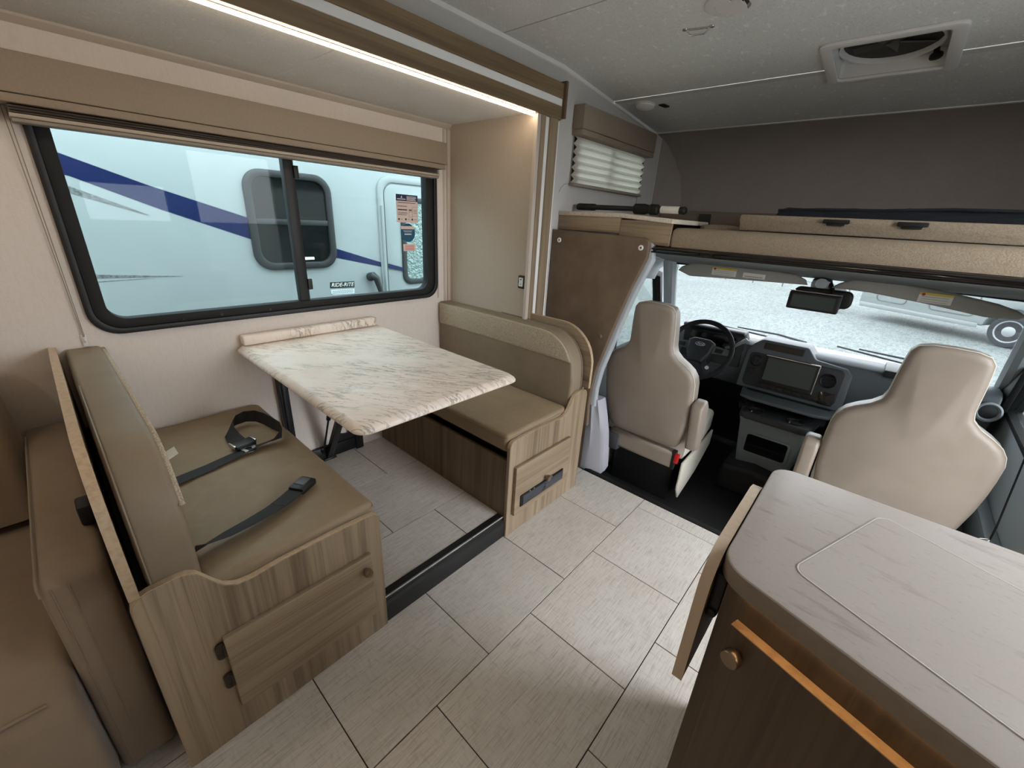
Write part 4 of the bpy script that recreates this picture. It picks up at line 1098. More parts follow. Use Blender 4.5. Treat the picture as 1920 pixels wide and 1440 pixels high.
m = MB(); m.lathe((0.545, 2.972, 0.64), (0.15, -1, 0.1), [(0.034, 0.002), (0.033, 0.006), (0.01, 0.008)], 20); m.build('louvre', BLACK, rv_)
# lower console with cup holders and bin
m = MB()
secs = [(-0.149, -0.40, -0.16, 2.82, 3.1), (0.02, -0.415, -0.135, 2.74, 3.1), (0.09, -0.42, -0.13, 2.715, 3.1), (0.30, -0.445, -0.10, 2.71, 3.1), (0.345, -0.455, -0.085, 2.70, 3.1)]
m.loft([[(x0, y0, z), (x1, y0, z), (x1 + 0.02, y1, z), (x0 - 0.02, y1, z)] for z, x0, x1, y0, y1 in secs]); m.build('console', CONS, da, bevel=0.012, seg=3)
m = MB(); m.prism(rrect(-0.395, -0.150, 0.115, 0.255, 0.02, 4), 'y', 2.700, 2.7135); bn = m.build('bin_frame', CONS, da, bevel=0.004)
m = MB(); m.prism(rrect(-0.382, -0.163, 0.13, 0.245, 0.014, 4), 'y', 2.697, 2.70); m.build('bin_opening', BLACKG, bn)
m = MB(); m.prism([(-0.475, 2.90), (-0.455, 2.685), (-0.42, 2.66), (-0.13, 2.66), (-0.085, 2.685), (-0.06, 2.90)], 'z', 0.347, 0.388); tr_ = m.build('cup_tray', DASHD, da, bevel=0.008)
for x in (-0.375, -0.175):
    k = MB().lathe((x, 2.735, 0.388), (0, 0, 1), [(0.046, -0.03), (0.046, 0.006), (0.040, 0.008), (0.038, 0.0), (0.037, -0.025), (0.004, -0.026)], 24).build('cup_holder', BLACK, tr_)
    MB().obox((x - 0.02, 2.70, 0.392), (0.004, 0, 0), (0, 0.012, 0), (0, 0, 0.008)).build('cup_clip', STEEL, tr_, bevel=0.001)
m = MB(); m.prism([(-0.53, 2.98), (-0.50, 2.80), (-0.43, 2.77), (-0.10, 2.77), (-0.03, 2.80), (0.0, 2.98)], 'z', 0.43, 0.452); m.build('shelf_lip', DASH, da, bevel=0.008)
m = MB(); m.box(-0.49, -0.04, 2.90, 3.05, 0.346, 0.455); m.build('shelf_back', BLACK, da)
MB().lathe((-0.45, 2.80, 0.395), (0, 0, 1), [(0.04, -0.03), (0.04, 0.004), (0.034, 0.006), (0.032, -0.02), (0.004, -0.021)], 20).build('cup_holder', BLACK, da)
m = MB(); m.pillow([(-0.48, -0.148), (-0.46, 0.02), (-0.30, 0.05), (-0.12, 0.02), (-0.06, -0.148)], 'y', 2.62, 3.0, 0.03, n=3); m.build('engine_cover_foot', MATB, da, smooth=50)

# steering wheel
wc = Vector((-0.785, 2.73, 0.685)); wn = Vector((0.0, -0.86, 0.51)).normalized()
wu = Vector((1, 0, 0)); wv_ = wn.cross(wu); wv_ = -wv_ if wv_.z < 0 else wv_
sw_ = thing('steering_wheel', 'black three-spoke steering wheel in front of the driver seat', 'steering wheel', wc - Vector((0, 0, 0.2)))
W = lambda a, b, c=0.0: wc + wu * a + wv_ * b + wn * c
R_ = 0.19
MB().tube([W(R_ * math.cos(2 * PI * k / 40), R_ * math.sin(2 * PI * k / 40)) for k in range(40)], 0.0155, 12, closed=True).build('rim', RUBBER, sw_)
hub = [(-0.085, 0.055), (-0.05, 0.075), (0.05, 0.075), (0.085, 0.055), (0.078, -0.02), (0.045, -0.085), (-0.045, -0.085), (-0.078, -0.02)]
m = MB(); m.loft([[W(x * 0.8, y * 0.8, 0.020) for x, y in hub], [W(x * 0.95, y * 0.95, 0.012) for x, y in hub], [W(x, y, -0.01) for x, y in hub], [W(x * 0.8, y * 0.8, -0.05) for x, y in hub]]); hb = m.build('hub', DASHD, sw_, bevel=0.004)
for sd in (-1, 1):
    m = MB(); m.loft([[W(sd * 0.07, 0.045, 0.0), W(sd * 0.07, -0.01, 0.0), W(sd * 0.07, -0.01, -0.012), W(sd * 0.07, 0.045, -0.012)], [W(sd * 0.19, 0.035, -0.002), W(sd * 0.19, 0.0, -0.002), W(sd * 0.19, 0.0, -0.012), W(sd * 0.19, 0.035, -0.012)]]); sp2 = m.build('spoke', GREYP, sw_, bevel=0.003)
    m = MB(); m.loft([[W(sd * 0.095, 0.028, 0.003), W(sd * 0.14, 0.026, 0.002), W(sd * 0.138, 0.002, 0.002), W(sd * 0.092, 0.0, 0.003)], [W(sd * 0.095, 0.028, -0.003), W(sd * 0.14, 0.026, -0.003), W(sd * 0.138, 0.002, -0.003), W(sd * 0.092, 0.0, -0.003)]]); m.build('spoke_button', BLACK, sp2, bevel=0.001)
    m = MB(); m.loft([[W(sd * 0.035, -0.07, 0.002), W(sd * 0.06, -0.055, 0.002), W(sd * 0.06, -0.055, -0.012), W(sd * 0.035, -0.07, -0.012)], [W(sd * 0.085, -0.172, -0.002), W(sd * 0.115, -0.152, -0.002), W(sd * 0.115, -0.152, -0.012), W(sd * 0.085, -0.172, -0.012)]]); m.build('lower_spoke', DASHD, sw_, bevel=0.002)
MB().lathe(W(0.085, -0.105, -0.004), wn, [(0.012, 0), (0.012, 0.006), (0.002, 0.0065)], 14).build('ring_badge', BADGE, sw_)
el = [W(0.030 * math.cos(2 * PI * k / 28), 0.030 + 0.0125 * math.sin(2 * PI * k / 28), 0.0205) for k in range(28)]
el2 = [p + wn * 0.002 for p in el]
MB().loft([el, el2]).build('emblem_rim', BADGE, hb)
el3 = [W(0.027 * math.cos(2 * PI * k / 28), 0.030 + 0.0102 * math.sin(2 * PI * k / 28), 0.0226) for k in range(28)]
MB().loft([el3, [p + wn * 0.0006 for p in el3]]).build('emblem_field', mat('emblem_dark', (40, 46, 60), 0.3), hb)
text('Ford', 0.020, W(0, 0.030, 0.0234), wu, wv_, BADGE, hb, name='emblem_lettering', shear=0.3)
MB().tube([W(0, 0, -0.04), W(0, 0, -0.12), W(0, -0.005, -0.19)], [0.04, 0.045, 0.045], 14).build('column_shroud', DASHD, sw_)
shf = thing('gear_lever', 'silver tipped gear lever beside the steering wheel', 'lever', (-0.56, 2.76, 0.72))
MB().tube([(-0.66, 2.86, 0.70), (-0.61, 2.78, 0.73), (-0.55, 2.755, 0.785)], [0.009, 0.010, 0.011], 10).build('shaft', ALLOY, shf)
MB().tube([(-0.555, 2.757, 0.78), (-0.54, 2.751, 0.793), (-0.525, 2.747, 0.785)], [0.0125, 0.016, 0.010], 12).build('tip', ALLOY, shf)

# sun visors
def visor(pts, nm, label, labs):
    v = thing(nm, label, 'sun visor', (sum(p[0] for p in pts) / len(pts), 2.62, 1.12), 'sun visors')
    m = MB(); m.pillow(pts, 'y', 2.604, 2.632, 0.010, puff_a=0.002, n=3)
    m.build('pad', VISOR, v, smooth=60)
    for (x0, x1, z0, z1, yel) in labs:
        sl = (pts[-1][1] - pts[0][1])
        lb = MB().prism([(x0, z0), (x1, z0 - 0.0), (x1, z1), (x0, z1)], 'y', 2.5995, 2.6012).build('warning_label', PAPER, v)
        if yel:
            hz = z1 - 0.010
            MB().prism([(x0, hz), (x1, hz), (x1, z1), (x0, z1)], 'y', 2.599, 2.5996).build('label_heading', YELLOW, lb)
            MB().lathe((x0 + 0.014, 2.599, z1 - 0.008), (0, -1, 0), [(0.006, 0), (0.006, 0.0005), (0.0045, 0.0006)], 14).build('warning_symbol', RED, lb)
        k = MB()
        for i in range(3):
            zz_ = lerp(z0 + 0.005, z1 - 0.018, i / 2)
            k.box(x0 + 0.01, x1 - 0.012, 2.599, 2.5996, zz_, zz_ + 0.0018)
        k.build('print', mat('print_grey', (170, 170, 166), 0.6), lb)
    return v
visor([(-0.975, 1.165), (-0.955, 1.19), (-0.90, 1.212), (-0.80, 1.221), (-0.45, 1.217), (-0.36, 1.210), (-0.318, 1.19), (-0.305, 1.166), (-0.45, 1.160), (-0.72, 1.148), (-0.90, 1.139)], 'sun_visor', 'grey sun visor above the steering wheel with two small labels', [(-0.775, -0.645, 1.163, 1.205, True), (-0.61, -0.50, 1.168, 1.194, False)])
visor([(-0.205, 1.168), (-0.18, 1.192), (-0.13, 1.218), (-0.02, 1.226), (0.20, 1.207), (0.36, 1.181), (0.42, 1.163), (0.452, 1.143), (0.43, 1.128), (0.34, 1.122), (0.15, 1.146), (-0.06, 1.166)], 'sun_visor', 'grey sun visor above the passenger seat with one yellow topped label', [(0.115, 0.225, 1.152, 1.195, True)])

# mirror with clip-on monitor
mi = thing('rear_view_mirror', 'black rear-view mirror with clip-on monitor hanging at the windshield', 'mirror', (-0.24, 2.62, 1.04))
m = MB(); m.pillow(rrect(-0.355, -0.105, 1.072, 1.158, 0.03, 5), 'y', 2.60, 2.64, 0.012, n=3); m.build('mirror_body', BLACK, mi, smooth=60)
m = MB(); m.pillow(rrect(-0.362, -0.145, 1.050, 1.138, 0.008, 4), 'y', 2.545, 2.585, 0.006, n=2); mo = m.build('monitor', BLACK, mi, smooth=50)
m = MB(); m.prism(rrect(-0.345, -0.165, 1.062, 1.124, 0.004, 3), 'y', 2.5425, 2.5448); m.build('display', SCREEN, mo)
m = MB(); m.box(-0.362, -0.145, 2.548, 2.582, 1.138, 1.1415); m.build('bright_edge', STEEL, mo, bevel=0.001)
MB().tube([(-0.19, 2.59, 1.13), (-0.20, 2.62, 1.16), (-0.22, 2.66, 1.185)], 0.011, 10).build('stem', BLACK, mi)
MB().lathe((-0.252, 2.655, 1.17), (0, -0.75, 0.3), [(0.045, 0.0), (0.043, 0.012), (0.03, 0.02), (0.026, 0.026), (0.004, 0.028)], 24).build('suction_mount', mat('mount_clear', (214, 222, 224), 0.15), mi)
m = MB(); m.prism([(-0.295, 1.190), (-0.285, 1.204), (-0.25, 1.210), (-0.222, 1.204), (-0.212, 1.190), (-0.25, 1.196)], 'y', 2.64, 2.70); m.build('mount_bracket', BLACK, mi, bevel=0.003)

# wipers outside the windshield
def wiper(x0, x1, nm, label):
    wi_ = thing(nm, label, 'wiper', (lerp(x0, x1, .5), 3.33, 0.70), 'windshield wipers')
    a = Vector(wp(x0, 0.00, 0.06)); b = Vector(wp(x1, 0.10, 0.04))
    MB().tube([a, a.lerp(b, 0.4) + Vector((0, 0.0, 0.012)), b], [0.009, 0.007, 0.005], 8).build('arm', BLACK, wi_)
    c = Vector(wp(lerp(x0, x1, 0.35), 0.035, 0.03)); d_ = Vector(wp(lerp(x0, x1, 1.25), 0.10, 0.03))
    MB().tube([c, c.lerp(d_, 0.5), d_], 0.006, 6).build('blade', RUBBER, wi_)
wiper(-0.30, -0.72, 'wiper', 'black wiper resting low on the windshield ahead of the steering wheel')
wiper(0.42, -0.02, 'wiper', 'black wiper resting low on the windshield ahead of the passenger seat')
cw = thing('cowl', 'pale outside cowl below the windshield', 'cowl', (-0.25, 3.5, 0.60))
m = MB(); m.prism([(3.42, 0.665), (3.50, 0.655), (3.62, 0.66), (4.1, 0.52), (4.1, 0.45), (3.47, 0.45), (3.47, 0.62)], 'x', -1.1, 0.6); m.build('hood', VANW, cw, bevel=0.01)
# passenger belt
pbx = thing('shoulder_belt', 'dark grey shoulder belt strap hanging beside the passenger seat', 'seat belt', (0.55, 2.2, 0.2))
MB().ribbon([(0.585, 2.43, 0.92), (0.565, 2.30, 0.67), (0.557, 2.157, 0.43), (0.545, 2.08, 0.25)], [(0.3, 1, 0)] * 4, 0.048, 0.002).build('webbing', WEB, pbx)
m = MB(); m.obox((0.535, 2.10, 0.38), (0.014, 0, 0.006), (0, 0.006, 0), (-0.004, 0, 0.016)); m.build('tongue', STEEL, pbx, bevel=0.004)

# ================================================================== GALLEY COUNTER
ZC = 0.88
k0 = thing('galley_cabinet', 'wood galley cabinet, coloured dark as in shade, with a round knob door at the lower right', 'cabinet', (0.2, 0.85, 0.001))
FD = Vector((0.2675, -0.0815, 0)).normalized()      # direction of the angled front
FN = Vector((-FD.y, FD.x, 0)) * -1                  # outward normal of that front
if FN.y > 0: FN = -FN
A0 = Vector((-0.058, 0.663, 0))
def fpt(t, off, z):
    q = A0 + FD * t + FN * off
    return (q.x, q.y, z)
e = fpt(1.07, 0, 0)
m = MB(); m.prism([(A0.x, A0.y), (e[0], e[1]), (e[0], 1.055), (A0.x, 1.055)], 'z', 0.001, 0.8415); m.build('carcass', WOODSH_Z, k0, bevel=0.001, seg=1)
m = MB()
def fbox(mb, t0, t1, o0, o1, z0, z1):
    vs = [fpt(t, o, z) for z in (z0, z1) for o in (o0, o1) for t in (t0, t1)]
    return mb.add(vs, [(0, 2, 3, 1), (4, 5, 7, 6), (0, 1, 5, 4), (2, 6, 7, 3), (0, 4, 6, 2), (1, 3, 7, 5)])
dr = fbox(MB(), 0.032, 0.60, 0.0005, 0.018, 0.09, 0.786).build('door', WOODSH_Z, k0, bevel=0.0012, seg=1)
fbox(MB(), 0.032, 0.60, 0.0005, 0.0185, 0.7862, 0.788).build('door_edge', LIT_EDGE, k0, label='top edge of the door coloured as lit by the LED')
kp = fpt(0.055, 0.018, 0.745)
knob(dr, kp, FN, 0.0155)
cn = thing('countertop', 'pale grey veined stone countertop with rounded corners at the lower right', 'countertop', (0.3, 0.85, 0.842))
B0 = Vector((-0.030, 0.6445, 0))
e = B0 + FD * 1.03
def fil(P0, P1, P2, r, n=8):
    """round the corner P1"""
    P0, P1, P2 = Vector(P0), Vector(P1), Vector(P2)
    a = (P0 - P1).normalized(); b = (P2 - P1).normalized()
    ang = a.angle(b); dd = r / math.tan(ang / 2)
    s_, t_ = P1 + a * dd, P1 + b * dd
    c = P1 + (a + b).normalized() * (r / math.sin(ang / 2))
    a0 = math.atan2(s_.y - c.y, s_.x - c.x); a1 = math.atan2(t_.y - c.y, t_.x - c.x)
    while a1 - a0 > PI: a1 -= 2 * PI
    while a1 - a0 < -PI: a1 += 2 * PI
    return [(c.x + r * math.cos(lerp(a0, a1, k / n)), c.y + r * math.sin(lerp(a0, a1, k / n))) for k in range(n + 1)]
c1 = Vector((-0.0765, (B0 - FD * ((B0.x + 0.0765) / FD.x)).y))
co_ = [(e.x, e.y), (e.x, 1.078)] + fil((e.x, 1.078), (-0.0765, 1.086), (c1.x, c1.y), 0.045) + fil((-0.0765, 1.086), (c1.x, c1.y), (e.x, e.y), 0.062)
m = MB(); m.prism(co_, 'z', 0.842, ZC); m.build('slab', STONE, cn, bevel=0.003, seg=2)
rim = MB()
inset = 0.0006
lp = co_[2:] + [(e.x, e.y)]
rim.loft([[(x, y, 0.8425), (x, y, 0.8765)] for x, y in lp], cap=False, close=False)
nrm = []
for i, (x, y) in enumerate(lp):
    p0 = Vector(lp[max(i - 1, 0)]); p1 = Vector(lp[min(i + 1, len(lp) - 1)])
    d_ = (p1 - p0).normalized(); nrm.append((d_.y, -d_.x) if False else (d_.y, -d_.x))
sgn = 1 if (Vector(nrm[len(nrm) // 2]).dot(Vector((-1, -1))) > 0) else -1
rim = MB()
rim.loft([[(x + sgn * n_[0] * a, y + sgn * n_[1] * a, z) for a, z in ((0.0002, 0.8425), (0.001, 0.8435), (0.001, 0.875), (0.0002, 0.8765))] for (x, y), n_ in zip(lp, nrm)], cap=True, close=True)
rim.build('edge_band', STONE_SHADED_RIM, cn, smooth=50, label='edge of the slab with its shade coloured in')
# flush sink cover, laid in at an angle
sk = thing('sink_cover', 'rounded flush cover panel set at an angle into the pale countertop', 'cover', (0.28, 0.82, ZC))
U = Vector((0.2474, -0.1044, 0)).normalized(); V = Vector((0.1063, 0.2956, 0)).normalized()
Q0 = Vector((0.0156, 0.7265, 0))
def cv_(a, b): 
    q = Q0 + U * a + V * b
    return (q.x, q.y)
so2 = [cv_(a, b) for a, b in rrect(0, 0.46, 0, 0.318, 0.022, 6)]
si2 = [cv_(a, b) for a, b in rrect(0.0022, 0.4578, 0.0022, 0.3158, 0.02, 6)]
frame_ring(MB(), so2, si2, 'z', ZC + 0.0002, ZC + 0.0016).build('rim', FILM, sk, smooth=40)
m = MB(); m.prism([cv_(a, b) for a, b in rrect(0.003, 0.457, 0.003, 0.315, 0.02, 6)], 'z', ZC + 0.0002, ZC + 0.0014); m.build('panel', STONE, sk)
# drop leaf hanging at the counter end
dl = thing('drop_leaf', 'pale wooden drop leaf hanging folded down at the counter end', 'counter leaf', (-0.105, 0.82, 0.56))
lo = [(0.652, 0.575), (0.65, 0.79)] + [(0.715 - 0.065 * math.cos(a), 0.811 + 0.065 * math.sin(a)) for a in [math.radians(k * 15) for k in range(0, 7)]] + [(0.94, 0.876), (0.975, 0.866), (0.98, 0.575)]
def lw(x, y, z): return (x, y, z)
m = MB(); m.prism(lo, 'x', -0.0985, -0.0795); m.warp(lw); m.build('panel', WOODD_Z, dl, bevel=0.001, seg=1)
rg = []
for y, z in lo[1:-1]:
    rg.append((y, z))
lo_full = lo
eb = MB()
cyz = (0.815, 0.72)
eb.loft([[(xx, y + (cyz[0] - y) * -q, z + (cyz[1] - z) * -q) for xx, q in ((-0.0988, 0.002), (-0.0988, 0.006), (-0.0793, 0.006), (-0.0793, 0.002))] for y, z in lo_full], cap=True)
eb.build('edge_band', mat('leaf_edge', (204, 184, 160), 0.5, layers=((1, (60, 60, 3), 0.4, 0.7, (186, 166, 142), 0.5, 2),)), dl, smooth=40, label='pale rounded edge band')
br = MB(); br.box(-0.079, -0.0595, 0.672, 0.70, 0.75, 0.8405); br.cyl((-0.070, 0.668, 0.752), (-0.070, 0.70, 0.752), 0.0095, seg=14)
br.build('folding_bracket', BLACKM, dl, bevel=0.002)
br = MB(); br.box(-0.079, -0.0595, 0.90, 0.93, 0.75, 0.8405)
br.build('folding_bracket', BLACKM, dl, bevel=0.002)
# LED strip under the counter lip
ul = thing('under_counter_light', 'slim warm LED strip hidden under the countertop lip', 'light', fpt(0.35, 0.006, 0.838))
fbox(MB(), 0.03, 0.75, 0.0006, 0.0030, 0.8402, 0.8415).build('diffuser', UNDERM, ul)

# ================================================================== CEILING FIXTURES
vn = thing('ceiling_air_vent', 'round white air vent with swivel louvres at the top of the ceiling', 'vent', (-0.635, 1.72, 2.06))
zc_ = cz(1.72)
MB().lathe((-0.635, 1.72, zc_), (0, 0, -1), [(0.086, 0), (0.085, 0.005), (0.078, 0.008), (0.056, 0.010), (0.053, 0.004), (0.052, 0.001)], 36).build('ring', GRILLE, vn)
MB().lathe((-0.635, 1.72, zc_), (0, 0, -1), [(0.051, 0.0005), (0.047, 0.002), (0.004, 0.0022)], 24).build('throat', DARKFAN, vn)
dk = MB()
for i in range(-2, 3):
    o_ = i * 0.018
    h_ = math.sqrt(0.046 ** 2 - o_ ** 2)
    dk.obox((-0.637 + o_ * 0.5, 1.718 + o_ * 0.86, zc_ - 0.012 - 0.0012 * i), (h_ * 0.86, -h_ * 0.5, 0), (0.004, 0.0068, -0.005), (0.0003, 0.0005, 0.0012))
dk.build('louvre', GRILLE, vn)
hk_ = thing('ceiling_bail', 'small chrome bail handle on the ceiling beyond the round vent', 'handle', (-0.79, 1.84, 2.08))
for x, y in ((-0.831, 1.829), (-0.742, 1.851)):
    m = MB(); m.lathe((x, y, cz(1.84) - 0.0002), (0, 0, -1), [(0.010, 0), (0.009, 0.004), (0.003, 0.006)], 12); m.build('mounting_lug', STEEL, hk_)
m = MB(); m.tube([(-0.824, 1.831, 2.083), (-0.812, 1.836, 2.068), (-0.765, 1.848, 2.068), (-0.750, 1.850, 2.083)], 0.003, 8); m.build('bail', STEEL, hk_)
MB().tube([(-0.828, 1.830, 2.084), (-0.745, 1.851, 2.084)], 0.003, 8).build('rod', STEEL, hk_)
pk = thing('ceiling_puck_light', 'round unlit ceiling light near the driver side wall', 'light', (-1.29, 2.49, 2.02))
def sl_ceiling(mb):
    return mb.warp(lambda x, y, z: (x, y, z + cz(y)))
sl_ceiling(MB().lathe((-1.29, 2.49, 0), (0, 0, -1), [(0.056, 0.0), (0.055, 0.005), (0.050, 0.007), (0.049, 0.005)], 28)).build('bezel', GRILLE, pk)
sl_ceiling(MB().lathe((-1.29, 2.49, 0), (0, 0, -1), [(0.052, 0.004), (0.050, 0.012), (0.040, 0.018), (0.004, 0.022)], 28)).build('lens', PUCKOFF, pk)
sn = thing('ceiling_sensor', 'small black square fitting on the ceiling beside the unlit round light', 'sensor', (-1.21, 2.57, 2.01))
sl_ceiling(MB().prism([(-1.222, 2.512), (-1.192, 2.508), (-1.175, 2.553), (-1.203, 2.56)], 'z', -0.006, -0.0002)).build('body', BLACK, sn, bevel=0.001)
# roof vent
rv = thing('roof_vent', 'square white roof vent with a dark round fan screen', 'vent', (-0.245, 2.365, 2.02))
N5 = 6
fo = rrect(-0.445, -0.040, 2.152, 2.522, 0.03, N5)
fi = rrect(VX0 + 0.006, VX1 - 0.006, VY0 + 0.006, VY1 - 0.006, 0.012, N5)
f1 = MB(); frame_ring(f1, fo, fi, 'z', -0.012, -0.0002); sl_ceiling(f1); f1.build('flange', GRILLE, rv, bevel=0.003, smooth=40)
wv4 = MB(); frame_ring(wv4, rrect(VX0 + 0.0005, VX1 - 0.0005, VY0 + 0.0005, VY1 - 0.0005, 0.012, N5), fi, 'z', 0.0, 0.075); sl_ceiling(wv4); wv4.build('shaft', GRILLE, rv)
mid_ = [( -0.250 + 0.148 * math.cos(a), 2.352 + 0.142 * math.sin(a)) for a in [2 * PI * k / 28 for k in range(28)]]
pl = MB(); pl.prism(rrect(VX0 + 0.001, VX1 - 0.001, VY0 + 0.001, VY1 - 0.001, 0.01, N5), 'z', 0.060, 0.066); sl_ceiling(pl); pl.build('inner_plate', GRILLE, rv)
rr_ = [(-0.245 + 1.07 * (x + 0.245), 2.352 + 1.05 * (y - 2.352)) for x, y in mid_]
rg_ = MB(); frame_ring(rg_, rr_, mid_, 'z', 0.034, 0.060); sl_ceiling(rg_); rg_.build('fan_ring', GRILLE, rv, bevel=0.002)
fn = MB(); fn.prism(mid_, 'z', 0.052, 0.058); sl_ceiling(fn); fn.build('fan_screen', DARKFAN, rv)
bl_ = MB()
for k in range(5):
    a = 2 * PI * k / 5 + 0.4
    bl_.obox((-0.245 + 0.07 * math.cos(a), 2.352 + 0.09 * math.sin(a), cz(2.352) + 0.046), (0.055 * math.cos(a), 0.075 * math.sin(a), 0), (-0.02 * math.sin(a), 0.02 * math.cos(a), 0.004), (0, 0, 0.001))
bl_.lathe((-0.245, 2.352, cz(2.352) + 0.05), (0, 0, -1), [(0.02, 0), (0.02, 0.012), (0.003, 0.014)], 14)
bl_.build('fan_blades', mat('fan_blade', (78, 76, 70), 0.5), rv)
kn = MB(); kn.lathe((-0.118, 2.462, cz(2.46) + 0.05), (0.2, -0.3, -1), [(0.009, 0), (0.009, 0.025), (0.020, 0.028), (0.020, 0.038), (0.004, 0.042)], 14); kn.build('crank_knob', BLACK, rv, bevel=0.002)
# unseen fill pucks, added behind the camera to brighten the room
for i, (x, y) in enumerate(((-0.6, -1.0), (-0.6, -2.0))):
    q = thing('ceiling_puck_light', ('unseen round fill light added over the sofa', 'unseen round fill light added by the rear wall', 'unseen round fill light added over the galley')[i], 'light', (x, y, 2.07))
    MB().lathe((x, y, 2.0878), (0, 0, -1), [(0.056, 0.0), (0.055, 0.005), (0.050, 0.007), (0.049, 0.005)], 28).build('bezel', GRILLE, q)
    MB().lathe((x, y, 2.0878), (0, 0, -1), [(0.049, 0.004), (0.046, 0.007), (0.004, 0.009)], 28).build('lens', FILLON, q)
    la = bpy.data.lights.new('fill_puck_lamp', 'AREA'); la.shape = 'DISK'; la.size = 0.10; la.energy = FILL_W; la.color = (1.0, 0.90, 0.78)
    lo_ = bpy.data.objects.new('fill_puck_lamp', la); place(lo_, (x, y, 2.074), q)

# ================================================================== OUTSIDE
gr = st(MB().box(-60, 60, -40, 80, -1.0, -0.95).build('ground', GRAVEL), 'bright gravel lot outside')
XN = -3.6
rvb = thing('neighbour_motorhome', 'white motorhome with a blue stripe parked outside the big window', 'motorhome', (XN - 1.2, 1.5, -0.95))
m = MB(); m.box(XN - 2.4, XN, -5.0, 6.5, -0.45, 2.35); m.build('body', RVWHITE, rvb, bevel=0.08, seg=3)
def decal(pts, nm, mt, root, x=XN, th_=0.002):
    return MB().prism(pts, 'x', x + 0.0005, x + th_).build(nm, mt, root)
decal([(-2.2, 2.48 - 0.2), (0.225, 1.609), (0.595, 1.473), (1.086, 1.317), (1.12, 1.305), (1.12, 1.155), (1.078, 1.171), (0.619, 1.339), (0.248, 1.493), (-2.2, 2.30 - 0.2)], 'stripe', RVBLUE, rvb)
decal([(1.73, 1.093), (2.178, 0.957), (2.178, 0.916), (1.73, 1.013)], 'stripe', RVBLUE, rvb)
decal([(-0.6, 1.74), (0.239, 1.437), (0.558, 1.302), (0.545, 1.300), (0.239, 1.400), (-0.6, 1.68)], 'grey_wedge', RVGREY, rvb)
decal([(-0.8, 0.985), (0.235, 0.950), (0.661, 0.917), (0.235, 0.928), (-0.8, 0.945)], 'grey_wedge', RVGREY, rvb)
decal([(-0.8, 0.925), (0.235, 0.910), (0.5, 0.914), (0.235, 0.906), (-0.8, 0.915)], 'grey_wedge', RVGREY, rvb)
nwn = MB(); frame_ring(nwn, rrect(1.112, 1.752, 0.930, 1.640, 0.13, 8), rrect(1.165, 1.70, 0.985, 1.590, 0.09, 8), 'x', XN - 0.01, XN + 0.028); nw = nwn.build('window_frame', FRAMEG, rvb, bevel=0.01)
MB().prism(rrect(1.16, 1.705, 0.98, 1.595, 0.09, 8), 'x', XN + 0.001, XN + 0.006).build('pane', DGLASS, nw)
MB().box(XN + 0.006, XN + 0.022, 1.165, 1.70, 1.265, 1.305).build('crossbar', FRAMEG, nw, bevel=0.003)
MB().box(XN + 0.0062, XN + 0.007, 1.47, 1.56, 1.0, 1.022).build('pane_label', PAPER, nw)
dro = MB(); frame_ring(dro, rrect(2.178, 2.93, -0.40, 1.70, 0.13, 8), rrect(2.235, 2.875, -0.36, 1.645, 0.10, 8), 'x', XN - 0.01, XN + 0.02); df = dro.build('door_frame', RVWHITE, rvb, bevel=0.008)
MB().prism(rrect(2.245, 2.865, -0.35, 1.635, 0.095, 8), 'x', XN + 0.001, XN + 0.012).build('door', RVWHITE, df, bevel=0.004)
decal([(2.248, 0.944), (2.41, 0.900), (2.41, 0.866), (2.248, 0.903)], 'stripe', RVBLUE, df, XN + 0.012, 0.0135)
dwo = MB(); frame_ring(dwo, rrect(2.405, 2.82, 0.735, 1.535, 0.09, 6), rrect(2.455, 2.77, 0.785, 1.49, 0.06, 6), 'x', XN + 0.012, XN + 0.03); dwf = dwo.build('door_window_frame', FRAMEG, rvb, bevel=0.005)
MB().prism(rrect(2.45, 2.775, 0.78, 1.495, 0.06, 6), 'x', XN + 0.0125, XN + 0.016).build('foil_curtain', SILVER, dwf)
MB().tube([(XN + 0.02, 2.205, -0.38), (XN + 0.03, 2.207, 1.45)], 0.012, 8).build('door_rail', RVWHITE, rvb)
m = MB(); m.tube([(XN + 0.003, 2.055, 0.83), (XN + 0.05, 2.06, 0.84), (XN + 0.065, 2.085, 0.82), (XN + 0.065, 2.12, 0.70), (XN + 0.065, 2.13, 0.45), (XN + 0.04, 2.13, 0.2), (XN + 0.003, 2.13, 0.18)], [0.04, 0.042, 0.03, 0.022, 0.02, 0.024, 0.03], 12); m.build('grab_handle', FRAMEG, rvb)
MB().lathe((XN + 0.0005, 1.96, 0.62), (1, 0, 0), [(0.05, 0), (0.05, 0.02), (0.03, 0.03), (0.004, 0.031)], 20).build('lock', FRAMEG, rvb)
rp = decal([(1.668, 0.755), (1.892, 0.748), (1.895, 0.800), (1.672, 0.806)], 'name_plate', mat('plate_black', (26, 26, 28), 0.4), rvb, XN, 0.003)
text('RIDE-RITE', 0.047, (XN + 0.0036, 1.780, 0.777), (0, 1, -0.03), (0, 0, 1), PAPER, rp, shear=0.3)
rp2 = decal([(1.672, 0.712), (1.690, 0.698), (1.888, 0.692), (1.892, 0.735), (1.672, 0.742)], 'lower_plate', mat('plate_grey', (206, 212, 212), 0.4), rvb, XN, 0.003)
m = MB()
for i in range(9):
    y = 1.695 + i * 0.021
    frame_ring(m, rrect(y - 0.008, y + 0.008, 0.705 - 0.0, 0.730, 0.004, 2), rrect(y - 0.0045, y + 0.0045, 0.709, 0.726, 0.002, 2), 'x', XN + 0.003, XN + 0.0036)
m.build('plate_marks', mat('mark_grey', (140, 146, 146), 0.5), rp2)
rp3 = decal([(1.70, 0.56), (1.86, 0.555), (1.86, 0.680), (1.70, 0.685)], 'notice_plate', PAPER, rvb, XN, 0.003)
